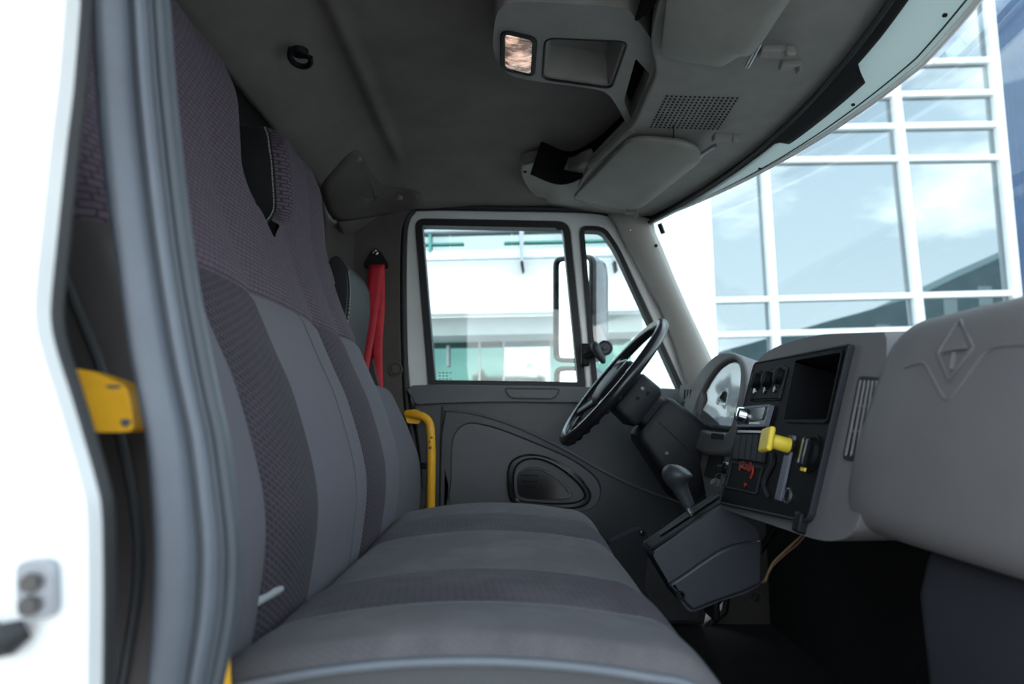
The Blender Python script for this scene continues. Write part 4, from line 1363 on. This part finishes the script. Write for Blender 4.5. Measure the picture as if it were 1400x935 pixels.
# instrument cluster hood and lens
IC = Plane((0.60, 1.95, 0.05), (0, -1, 0), (0.10, 0, 0.28))
hood = [(943, 600), (944, 575), (952, 548), (965, 522), (980, 502), (996, 489), (1010, 486), (1024, 490), (1034, 502), (1037, 525), (1034, 560), (1026, 600), (1016, 625), (975, 625)]
lens = [(966, 588), (962, 572), (968, 552), (980, 528), (994, 509), (1008, 499), (1020, 497), (1027, 506), (1029, 525), (1026, 552), (1019, 582), (1012, 597), (996, 598)]
hd2 = [tuple(p) for p in spl(IC.pxs(hood), 3, True)]
ln2 = [tuple(p) for p in spl(IC.pxs(lens), 3, True)]
v, f = plate(IC, hd2, [ln2], 0.035, -0.22)
ho = obj('cluster_hood', v, f, 'dash_grey', dash, bevel=0.008, seg=3)
v, f = plate(IC, off2(ln2, 0.003), [], -0.075, -0.080)
obj('cluster_face', v, f, 'cluster_face', ho)
lcx = sum(p[0] for p in ln2) / len(ln2); lcy = sum(p[1] for p in ln2) / len(ln2)
v, f = loft([[IC(lcx + (a - lcx) * k, lcy + (b - lcy) * k, 0.022 - 0.003 * (1 - k * k)) for a, b in off2(ln2, 0.002)] for k in (1, 0.9, 0.75, 0.5, 0.25, 0.02)], True, False)
obj('cluster_lens', v, f, 'cluster_lens', ho, solid=0.003, smooth=60)
for (k, r_) in ((-0.13, 0.055), (-0.02, 0.06), (0.10, 0.055), (-0.20, 0.028), (0.19, 0.028)):
    cc = IC(lcx + k, lcy + 0.01, -0.073)
    v, f = lathe(cc, IC.en, [(0, r_), (0.006, r_), (0.006, r_ * 0.92), (0.001, r_ * 0.9), (0.001, 0)], 28)
    gg = obj('gauge', v, f, 'black_gloss', ho)
    v, f = box(cc + IC.en * 0.006 + IC.ey * r_ * 0.3, (0.003, r_ * 0.8, 0.002), (IC.ex, IC.ey, IC.en))
    obj('gauge_needle', v, f, 'red_marker', gg)
# dash beneath the cluster, beside the centre stack
ud = [(972, 596), (1010, 598), (1004, 640), (996, 690), (975, 690), (965, 640)]
v, f = plate(IC, IC.pxs(ud), [], 0.02, -0.18)
obj('knee_panel', v, f, 'dash_grey', dash, bevel=0.01)
v, f = plate(IC, rnd(IC.pxs([(984, 622), (1003, 620), (995, 660), (976, 655)]), 0.006), [], 0.028, 0.0)
obj('dimmer_panel', v, f, 'black_plastic', dash, bevel=0.003)
v, f = plate(IC, rnd(IC.pxs([(990, 598), (1008, 600), (1008, 608), (989, 606)]), 0.006), [], 0.036, 0.0)
obj('dash_ledge', v, f, 'dash_dark', dash, bevel=0.003)
# small vent block at the driver's end of the dash
EV = Plane((0.58, 2.30, 0.10), (0, -1, 0), (0.06, 0, 0.3))
evp = rnd(EV.pxs([(930, 526), (955, 524), (962, 545), (955, 580), (924, 580)]), 0.008)
v, f = plate(EV, evp, [], 0.0, -0.15)
eo = obj('end_vent_block', v, f, 'dash_grey', dash, bevel=0.01, seg=3)
for k in range(3):
    v, f = tube([EV(*EV.px(937 + k * 4, 533), 0.001), EV(*EV.px(936 + k * 4, 545), 0.001)], 0.0035, 6)
    obj('vent_slot', v, f, 'rubber', eo)
v, f = plate(EV, rnd(EV.pxs([(933, 549), (943, 549), (942, 560), (932, 560)]), 0.004), [], 0.004, -0.003)
obj('vent_switch', v, f, 'black_plastic', eo, bevel=0.002)

# ------------------------------------------------------------------ keys in the ignition
ky = thing('key_set', at(985, 656, 1.55), 'ignition key with a second silver key hanging below the instrument panel', 'keys')
kc = at(987, 643, 1.55)
v, f = cyl(kc + Vector((0.03, 0, 0.0)), (-1, 0, 0.25), 0.014, 0.03, 18)
obj('ignition_barrel', v, f, 'black_gloss', ky, bevel=0.003)
v, f = box(kc + Vector((-0.004, 0.0, 0.002)), (0.02, 0.008, 0.020))
obj('key_bow', v, f, 'black_plastic', ky, bevel=0.004)
v, f = tube([at(998, 641, 1.54), at(990, 641, 1.545)], 0.003, 8)
obj('key_shaft', v, f, 'chrome', ky)
ring = [kc + Vector((-0.006 + 0.012 * math.cos(t), -0.004, -0.020 + 0.014 * math.sin(t))) for t in [2 * math.pi * k / 20 for k in range(20)]]
v, f = tube(ring, 0.0012, 6, closed=True)
obj('key_ring', v, f, 'chrome', ky)
KP = Plane((0, 1.54, 0), (1, 0, 0), (0, 0, 1))
bow = rnd(KP.pxs([(974, 655), (983, 654), (984, 662), (978, 665), (971, 663), (971, 658)]), 0.003)
v, f = plate(KP, bow, [off2(bow, -0.006)], 0.002, -0.001)
obj('spare_key_bow', v, f, 'satin_metal', ky)
v, f = plate(KP, KP.pxs([(976, 656), (979, 655), (991, 670), (989, 672)]), [], 0.003, 0.0)
obj('spare_key_blade', v, f, 'chrome', ky)

# ------------------------------------------------------------------ steering wheel and column
WC = Vector((0.298, 2.02, 0.116))
wn = Vector((-0.765, -0.045, 0.635)).normalized()       # towards the driver
wx = Vector((0, 1, 0))
wx = (wx - wn * wx.dot(wn)).normalized()
wy = wn.cross(wx) if wn.cross(wx).z > 0 else -wn.cross(wx)
sw = thing('steering_wheel', WC, 'black four-spoke steering wheel with glossy rim', 'steering wheel')
def W(a, b, c=0.0): return WC + wx * a + wy * b + wn * c
RR = 0.222
v, f = tube([W(RR * math.cos(t), RR * math.sin(t)) for t in [2 * math.pi * k / 72 for k in range(72)]], 0.0165, 14, closed=True)
rim = obj('rim', v, f, 'wheel_rim', sw, smooth=60)
# finger bumps behind the lower half of the rim
for k in range(14):
    t = math.pi * (1.08 + 0.84 * k / 13)
    v, f = lathe(W(RR * math.cos(t), RR * math.sin(t), -0.010), -wn, [(0, 0.0135), (0.006, 0.011), (0.010, 0.004), (0.0105, 0)], 10)
    obj('finger_bump', v, f, 'wheel_rim', rim)
for ang in (25, 155, 215, 325):
    t = R(ang)
    d = Vector((math.cos(t), math.sin(t)))
    p = Vector((-d.y, d.x))
    rings = []
    for q, wd, th, c in ((0.05, 0.035, 0.012, -0.012), (0.12, 0.024, 0.010, -0.008), (0.18, 0.018, 0.008, -0.003), (0.215, 0.020, 0.009, 0.0)):
        rings.append([W(*(d * q + p * (wd * math.cos(a))), c + th * math.sin(a)) for a in [2 * math.pi * k / 14 for k in range(14)]])
    v, f = loft(rings)
    obj('spoke', v, f, 'column_plastic', sw)
    v, f = tube([W(*(d * 0.10 + p * 0.012), 0.001), W(*(d * 0.19 + p * 0.010), 0.006)], 0.002, 6)
    obj('spoke_trim', v, f, 'satin_metal', sw)
pad = [(-0.085, 0.075), (0.085, 0.075), (0.105, 0.01), (0.075, -0.085), (-0.075, -0.085), (-0.105, 0.01)]
pd2 = rnd(pad, 0.04, 6)
v, f = loft([[W(a * k, b * k, c) for a, b in pd2] for k, c in ((0.80, -0.045), (0.98, -0.03), (1.0, -0.012), (0.96, 0.004), (0.85, 0.014), (0.5, 0.022), (0.05, 0.024))])
ho_ = obj('hub_pad', v, f, 'column_plastic', sw, smooth=50)
for k in range(4):
    v, f = box(W(-0.045 + 0.03 * k, 0.04, 0.018), (0.018, 0.03, 0.008), (wx, wy, wn))
    obj('hub_button', v, f, 'black_gloss', ho_, bevel=0.003)
v, f = tube(rnd([(-0.06, 0.062), (0.06, 0.062), (0.06, 0.018), (-0.06, 0.018)], 0.01) and [W(a, b, 0.016) for a, b in rnd([(-0.07, 0.066), (0.07, 0.066), (0.07, 0.014), (-0.07, 0.014)], 0.012)], 0.002, 6, closed=True)
obj('button_trim', v, f, 'satin_metal', ho_)
col_t = thing('steering_column', WC - wn * 0.3, 'black plastic steering column shroud behind the wheel', 'steering column')
def colsec(d, hy, hz, oz=0.0, r=0.02):
    return [W(a, b + oz, -d) for a, b in rnd([(-hy, -hz), (hy, -hz), (hy, hz), (-hy, hz)], r, 5)]
v, f = loft([colsec(0.035, 0.055, 0.058), colsec(0.05, 0.064, 0.068), colsec(0.11, 0.066, 0.070, -0.003), colsec(0.125, 0.060, 0.062, -0.004)])
c1 = obj('switch_housing', v, f, 'column_plastic', col_t, smooth=40)
v, f = loft([colsec(0.118, 0.05, 0.05), colsec(0.155, 0.05, 0.05)])
obj('column_neck', v, f, 'black_plastic', col_t, smooth=40)
v, f = loft([colsec(0.145, 0.064, 0.070, -0.010, 0.025), colsec(0.16, 0.072, 0.080, -0.014, 0.025), colsec(0.25, 0.080, 0.095, -0.026, 0.03), colsec(0.345, 0.088, 0.108, -0.042, 0.03), colsec(0.385, 0.084, 0.100, -0.044, 0.03)])
c2 = obj('column_shroud', v, f, 'column_plastic', col_t, smooth=40)
v, f = tube([W(-0.0745, -0.014, -0.165), W(-0.0815, -0.020, -0.25), W(-0.0855, -0.03, -0.335)], 0.0018, 6)
obj('shroud_parting_line', v, f, 'rubber', c2)
for (b_, d_, m_) in ((0.03, 0.07, 'chrome'), (0.0, 0.078, 'black_gloss'), (0.03, 0.09, 'black_gloss')):
    v, f = cyl(W(-0.066, b_, -d_), -wx, 0.0055, 0.002, 12)
    obj('housing_screw', v, f, m_, c1)
v, f = cyl(W(-0.079, -0.07, -0.235), -wx, 0.005, 0.002, 10)
obj('shroud_screw', v, f, 'satin_metal', c2)
v, f = tube([W(0.07, 0.02, -0.085), W(0.13, 0.04, -0.085), W(0.20, 0.055, -0.075)], [0.008, 0.007, 0.010], 10)
obj('indicator_stalk', v, f, 'black_plastic', col_t)

# ------------------------------------------------------------------ gear lever tower
tw = thing('shift_tower', at(960, 830, 1.55), 'dark blue-grey plastic gear shift tower on the cab floor', 'console')
TP = Plane((0, 1.42, 0), (1, 0, 0), (0, 0, 1))
tpx = [(891, 757), (925, 734), (962, 707), (996, 686), (1003, 690), (1012, 706), (1024, 716), (1036, 722), (1040, 760), (1041, 800), (1020, 812), (985, 822), (962, 832), (944, 838), (934, 828), (915, 798)]
v, f = plate(TP, [tuple(p) for p in rnd(TP.pxs(tpx), 0.012, 3)], [], 0.0, -0.12)
to = obj('tower_body', v, f, 'tower_plastic', tw, bevel=0.010, seg=3)
gr_ = [(912, 798), (935, 783), (962, 764), (985, 750), (1008, 742), (1040, 738)]
low = [tuple(p) for p in spl(TP.pxs(gr_), 4)] + TP.pxs([(1040, 796), (1015, 808), (975, 822), (945, 834), (936, 824)])
v, f = plate(TP, low, [], 0.010, -0.02)
obj('tower_cover', v, f, 'tower_plastic', tw, bevel=0.007, seg=3)
for (u_, v_) in ((929, 812), (1031, 815)):
    v, f = lathe(TP(*TP.px(u_, v_), 0.009), TP.en, [(0, 0.009), (0.004, 0.009), (0.004, 0.006), (0.001, 0.005), (0.001, 0)], 14)
    obj('cover_screw', v, f, 'black_plastic', tw)
# sloping black gate plate on top
p0, p1 = at(891, 754, 1.435), at(1000, 682, 1.435)
v, f = prism([p0, p1, p1 + Vector((0, 0.085, 0)), p0 + Vector((0, 0.085, 0))], (0.005, 0, 0.010))
obj('gate_plate', v, f, 'black_plastic', tw, bevel=0.003)
q0, q1 = p0 + Vector((0.025, 0.035, 0.026)), p1 + Vector((-0.015, 0.035, 0.001))
v, f = prism([q0, q1, q1 + Vector((0, 0.02, 0)), q0 + Vector((0, 0.02, 0))], (0.002, 0, 0.003))
obj('gate_slot', v, f, 'rubber', tw)
sl = thing('gear_lever', at(946, 705, 1.48), 'gear lever with a bulbous dark grey rubber grip', 'gear lever')
a0, a1 = at(947, 708, 1.48), at(938, 690, 1.48)
v, f = tube([a0, a1], 0.006, 10)
obj('lever_rod', v, f, 'satin_metal', sl)
v, f = tube(spl([at(942, 692, 1.48), at(936, 680, 1.48), at(929, 665, 1.48), at(926, 655, 1.48), at(926, 645, 1.48), at(928, 636, 1.48)], 5), [interp(smoothtab([(0, 0.013), (6, 0.0155), (10, 0.019), (14, 0.027), (17, 0.032), (20, 0.031), (23, 0.022), (25, 0.004)]), i) for i in range(26)], 16, flat=1.1)
obj('lever_grip', v, f, 'knob_rubber', sl, smooth=60)
# wiring hanging below the centre panel
for i, (pts, m_) in enumerate((([(1100, 728), (1085, 742), (1070, 756), (1055, 772), (1046, 794)], 'wire_yellow'), ([(1102, 730), (1090, 744), (1074, 757), (1060, 770), (1052, 780), (1046, 796)], 'wire_red'), ([(1100, 729), (1080, 748), (1062, 764), (1050, 785), (1042, 797)], 'wire_red'))):
    p = spl([at(u_, v_, 1.15 + 0.012 * i) for u_, v_ in pts], 5)
    v, f = tube(p, 0.0018, 6)
    tag(obj('wire', v, f, m_), ['thin yellow wire', 'red wire', 'dull red wire bent outward'][i] + ' dangling under the dashboard centre panel', 'wire', 'loose wires under the dashboard')
# pedals and linkage dimly seen behind the tower
pe = thing('pedal', (0.62, 2.0, -0.62), 'black rubber brake pedal in the dark footwell', 'pedal')
v, f = box((0.55, 1.95, -0.50), (0.02, 0.09, 0.07))
obj('pedal_pad', v, f, 'rubber', pe, bevel=0.006)
v, f = tube([Vector((0.56, 1.95, -0.50)), Vector((0.66, 1.95, -0.40)), Vector((0.80, 1.95, -0.20))], 0.010, 8)
obj('pedal_arm', v, f, 'black_plastic', pe)
# dark side pedestal panel beyond the bench, with its screw
PP = Plane((0, 1.98, 0), (1, 0, 0), (0, 0, 1))
ppx = [(832, 742), (862, 728), (878, 722), (886, 730), (886, 765), (880, 800), (900, 850), (830, 850)]
v, f = plate(PP, rnd(PP.pxs(ppx), 0.012, 3), [], 0.0, -0.05)
sp_ = thing('kick_panel', PP(*PP.px(860, 850), 0), 'dark moulded panel with a corner screw below the driver door', 'panel')
obj('panel_board', v, f, 'dash_dark', sp_, bevel=0.006)
v, f = lathe(PP(*PP.px(878, 729), 0.0), PP.en, [(0, 0.008), (0.004, 0.008), (0.005, 0.004), (0.002, 0.004), (0.002, 0)], 14)
obj('panel_screw', v, f, 'black_gloss', sp_)

# ================================================================== OUTSIDE: door mirror
mr = thing('door_mirror', at(800, 530, 2.80), 'tall black framed driver side mirror with chrome back and convex lower mirror', 'mirror')
# mirror face looks backwards and in towards the driver
MF = Plane(at(785, 425, 2.80), (0.67, -0.74, 0), (0, 0, 1))
def mirror_unit(px, depth, kind):
    fr2 = rnd(MF.pxs(px), 0.045)
    cx = sum(p[0] for p in fr2) / len(fr2); cy = sum(p[1] for p in fr2) / len(fr2)
    v, f = plate(MF, fr2, [off2(fr2, -0.020)], 0.012, -0.02)
    obj(kind + '_frame', v, f, 'black_plastic', mr, bevel=0.006)
    v, f = plate(MF, off2(fr2, -0.018), [], 0.0, -0.006)
    obj(kind + '_glass', v, f, 'mirror_glass', mr)
    v, f = loft([[MF(cx + (a - cx) * k, cy + (b - cy) * k, c) for a, b in fr2] for k, c in ((0.99, -0.012), (0.99, -0.04), (0.95, depth * 0.7), (0.80, depth * 0.93), (0.5, depth))])
    obj(kind + '_housing', v, f, 'housing', mr, smooth=50)
mirror_unit([(758, 352), (812, 347), (812, 497), (758, 495)], -0.125, 'mirror')
mirror_unit([(759, 501), (812, 500), (812, 560), (759, 560)], -0.09, 'convex_mirror')

v, f = tube([MF(0.02, -0.40, -0.05), Vector((0.34, 2.70, -0.08)), Vector((0.36, 2.585, -0.12))], 0.014, 10)
obj('mirror_arm', v, f, 'black_plastic', mr)
# ================================================================== OUTSIDE: ground and buildings
GZ = -2.0
v, f = box((0, 10, GZ - 0.1), (160, 160, 0.2))
tag(obj('ground', v, f, 'asphalt', smooth=0), 'grey asphalt yard around the truck', kind='structure')

# white building with a balcony, beyond the driver's door
LB = Plane((0, 7.0, 0), (1, 0, 0), (0, 0, 1))
wb = thing('balcony_building', (LB.px(700, 500)[0], 7.0, GZ), 'white building with railed balcony and green glazing beyond the driver door', 'building')
def lbq(nm, pts, c0, c1, m_, bev=0.0):
    v, f = plate(LB, LB.pxs(pts), [], c0, c1)
    return obj(nm, v, f, m_, wb, bevel=bev)
lbq('balcony_wall', [(440, 346), (885, 336), (885, 424), (440, 432)], 0.0, -0.25, 'wall_white', 0.02)
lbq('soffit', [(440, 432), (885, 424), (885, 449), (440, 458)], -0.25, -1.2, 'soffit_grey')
lbq('upper_wall', [(440, 250), (885, 240), (885, 345), (440, 350)], -1.6, -1.8, 'wall_white')
for k in range(5):
    u0 = 445 + k * 85
    o_ = lbq('balustrade_pane', [(u0, 300), (u0 + 84.7, 299), (u0 + 84.7, 347), (u0, 348)], -0.05, -0.07, 'pale_glass')
lbq('top_rail', [(440, 316), (885, 306), (885, 312), (440, 323)], 0.05, -0.05, 'rail_steel', 0.01)
lbq('middle_rail', [(440, 334), (634, 331), (634, 333.5), (440, 337)], 0.0, -0.04, 'rail_green', 0.005)
lbq('middle_rail', [(689, 330), (885, 325), (885, 328), (689, 332.5)], 0.0, -0.04, 'rail_green', 0.005)
lbq('lower_rail', [(440, 360), (885, 350), (885, 353), (440, 363)], 0.10, 0.06, 'rail_steel', 0.005)
for u0 in (588,):
    lbq('green_post', [(u0 - 2, 305), (u0 + 2, 305), (u0 + 2, 345), (u0 - 2, 345)], 0.02, -0.02, 'rail_green', 0.004)
for u0 in (713, 838, 465):
    o_ = lbq('rail_post', [(u0 - 3, 315), (u0 + 3, 315), (u0 + 2, 362), (u0 - 2, 362)], 0.13, 0.06, 'rail_steel', 0.006)
    lbq('post_bracket', [(u0 - 2, 360), (u0 + 2, 360), (u0 + 4, 374), (u0 + 1, 375)], 0.13, 0.02, 'column_plastic', 0.004)
gx = [445, 520, 578, 650, 687, 760, 830, 885]
for a_, b_ in zip(gx, gx[1:]):
    m_ = 'pale_glass' if a_ in (687,) else 'green_glass'
    lbq('glazing_pane', [(a_ + 1, 448), (b_ - 1, 446), (b_ - 1, 760), (a_ + 1, 760)], -0.9, -0.94, m_)
for a_ in gx[1:-1]:
    lbq('glazing_mullion', [(a_ - 1.3, 446), (a_ + 1.3, 446), (a_ + 1.3, 760), (a_ - 1.3, 760)], -0.86, -0.95, 'soffit_grey')
lbq('plinth', [(440, 690), (965, 690), (965, 790), (440, 790)], -0.3, -1.2, 'wall_white')
o_ = lbq('door_sign', [(722, 487), (732, 487), (732, 494), (722, 494)], -0.88, -0.90, 'label_white')
v, f = tube([LB(*LB.px(602, 460), -0.85), LB(*LB.px(602, 492), -0.85)], 0.02, 8)
obj('door_pull', v, f, 'rail_steel', wb)

# glass curtain-wall building ahead and to the side
FB = Plane((0, 12.0, 0), (1, 0, 0), (0, 0, 1))
gbd = thing('glass_building', (FB.px(1200, 500)[0], 12.0, GZ), 'glass curtain wall building with white grid frame reflecting clouds', 'building')
VL = [((964, 250), (976, 500)), ((1046, 235), (1061, 470)), ((1222, 100), (1257, 430)), ((1352, 0), (1389, 395))]
HL = [((1244, -12), (1351, -14)), ((1244, 84), (1351, 81)), ((1182, 129), (1356, 125)), ((1129, 173), (1361, 169)), ((1062, 218), (1364, 214)), ((936, 411), (1385, 400)), ((957, 458), (1249, 450)), ((957, 512), (1249, 503)), ((957, 640), (1249, 632))]
VL = [tuple(Vector(FB.px(*p)) for p in l) for l in VL]
HL = [tuple(Vector(FB.px(*p)) for p in l) for l in HL]
def cross(l1, l2):
    p, r = l1[0], l1[1] - l1[0]
    q, s_ = l2[0], l2[1] - l2[0]
    den = r.x * s_.y - r.y * s_.x
    t = ((q - p).x * s_.y - (q - p).y * s_.x) / den
    return p + r * t
for j in range(len(HL) - 1):
    for i in range(len(VL) - 1):
        q = [cross(VL[i], HL[j]), cross(VL[i + 1], HL[j]), cross(VL[i + 1], HL[j + 1]), cross(VL[i], HL[j + 1])]
        v, f = plate(FB, [tuple(p) for p in q], [], -0.10, -0.13)
        obj('glass_pane', v, f, 'facade_glass', gbd, smooth=0)
def strip(nm, a, b, wdt, c0, c1, m_, par):
    d = (b - a).normalized()
    n_ = Vector((-d.y, d.x)) * wdt / 2
    v, f = plate(FB, [tuple(a - n_), tuple(b - n_), tuple(b + n_), tuple(a + n_)], [], c0, c1)
    return obj(nm, v, f, m_, par, smooth=0)
for l in VL:
    strip('vertical_mullion', cross(l, HL[0]), cross(l, HL[-1]), 0.135, 0.05, -0.12, 'facade_white', gbd)
for j, l in enumerate(HL):
    for i in range(len(VL) - 1):
        strip('transom', cross(VL[i], l), cross(VL[i + 1], l), 0.10, 0.0, -0.12, 'facade_white', gbd)
# white end wall of the glass building next to the windshield pillar
v, f = plate(FB, [tuple(cross(VL[0], HL[0])), tuple(cross(VL[0], HL[-1])), FB.px(780, 640), FB.px(780, -12)], [], -0.02, -0.4)
obj('end_wall', v, f, 'wall_white', gbd, smooth=0)
# blue clad building beside it
bb = thing('blue_building', (FB.px(1400, 500)[0], 12.0, GZ), 'deep blue panel-clad wall beside the glass building', 'building')
r0 = VL[3]
for k, (w0, w1, c) in enumerate(((0.08, 0.34, -0.10), (0.35, 1.6, -0.16), (1.61, 3.0, -0.16))):
    a, b = cross(r0, HL[0]), cross(r0, HL[-1])
    v, f = plate(FB, [(a.x + w0, a.y), (a.x + w1, a.y), (b.x + w1, b.y), (b.x + w0, b.y)], [], c, -0.5)
    obj('cladding_panel', v, f, 'blue_cladding', bb, bevel=0.01)
# low teal building with a sloping roof across the yard, mirrored in the glass facade
shed_m = [(1000, 640), (1000, 476), (1110, 446), (1250, 406), (1388, 344), (1460, 312), (1460, 640)]
sh_pts = []
for (u_, v_) in shed_m:
    p = at(u_, v_, 44.0)
    sh_pts.append(Vector((p.x, 24.26 - 44.0, max(p.z, GZ))))
sd = thing('yard_building', (sh_pts[0].x, sh_pts[0].y, GZ), 'dark teal building with sloping roof mirrored in the glass facade', 'building')
v, f = prism(sh_pts, (0, -6, 0))
obj('building_body', v, f, 'teal_wall', sd, smooth=0)
for k in range(7):
    p = sh_pts[2].lerp(sh_pts[4], k / 6)
    v, f = box((p.x, p.y + 0.03, p.z - 2.2), (0.9, 0.08, 1.3))
    obj('window_panel', v, f, 'soffit_grey', sd)
# leafy tree along the yard, seen only in the door mirror
tr = thing('tree', (-9.5, 3.4, GZ), 'leafy green tree reflected in the driver side mirror', 'tree')
v, f = tube([Vector((-9.5, 3.4, GZ)), Vector((-9.45, 3.42, -0.6)), Vector((-9.4, 3.4, 0.4))], [0.12, 0.09, 0.05], 8)
obj('trunk', v, f, 'worn_steel', tr)
lv = []
for k in range(900):
    th = random.uniform(0, 2 * math.pi); ph = math.acos(random.uniform(-1, 1)); rr = random.uniform(0.5, 1.0) ** 0.5
    c = Vector((-9.45 + 0.7 * rr * math.sin(ph) * math.cos(th), 3.4 + 0.7 * rr * math.sin(ph) * math.sin(th), -0.1 + 0.9 * rr * math.cos(ph)))
    e1 = Vector((random.gauss(0, 1), random.gauss(0, 1), random.gauss(0, 1))).normalized()
    e2 = e1.orthogonal().normalized()
    lv.append(([c - e1 * 0.07, c + e2 * 0.03, c + e1 * 0.07, c - e2 * 0.03], [[0, 1, 2, 3]]))
v, f = join(*lv)
tag(obj('foliage', v, f, 'leaf_green', tr, smooth=0), kind='stuff')
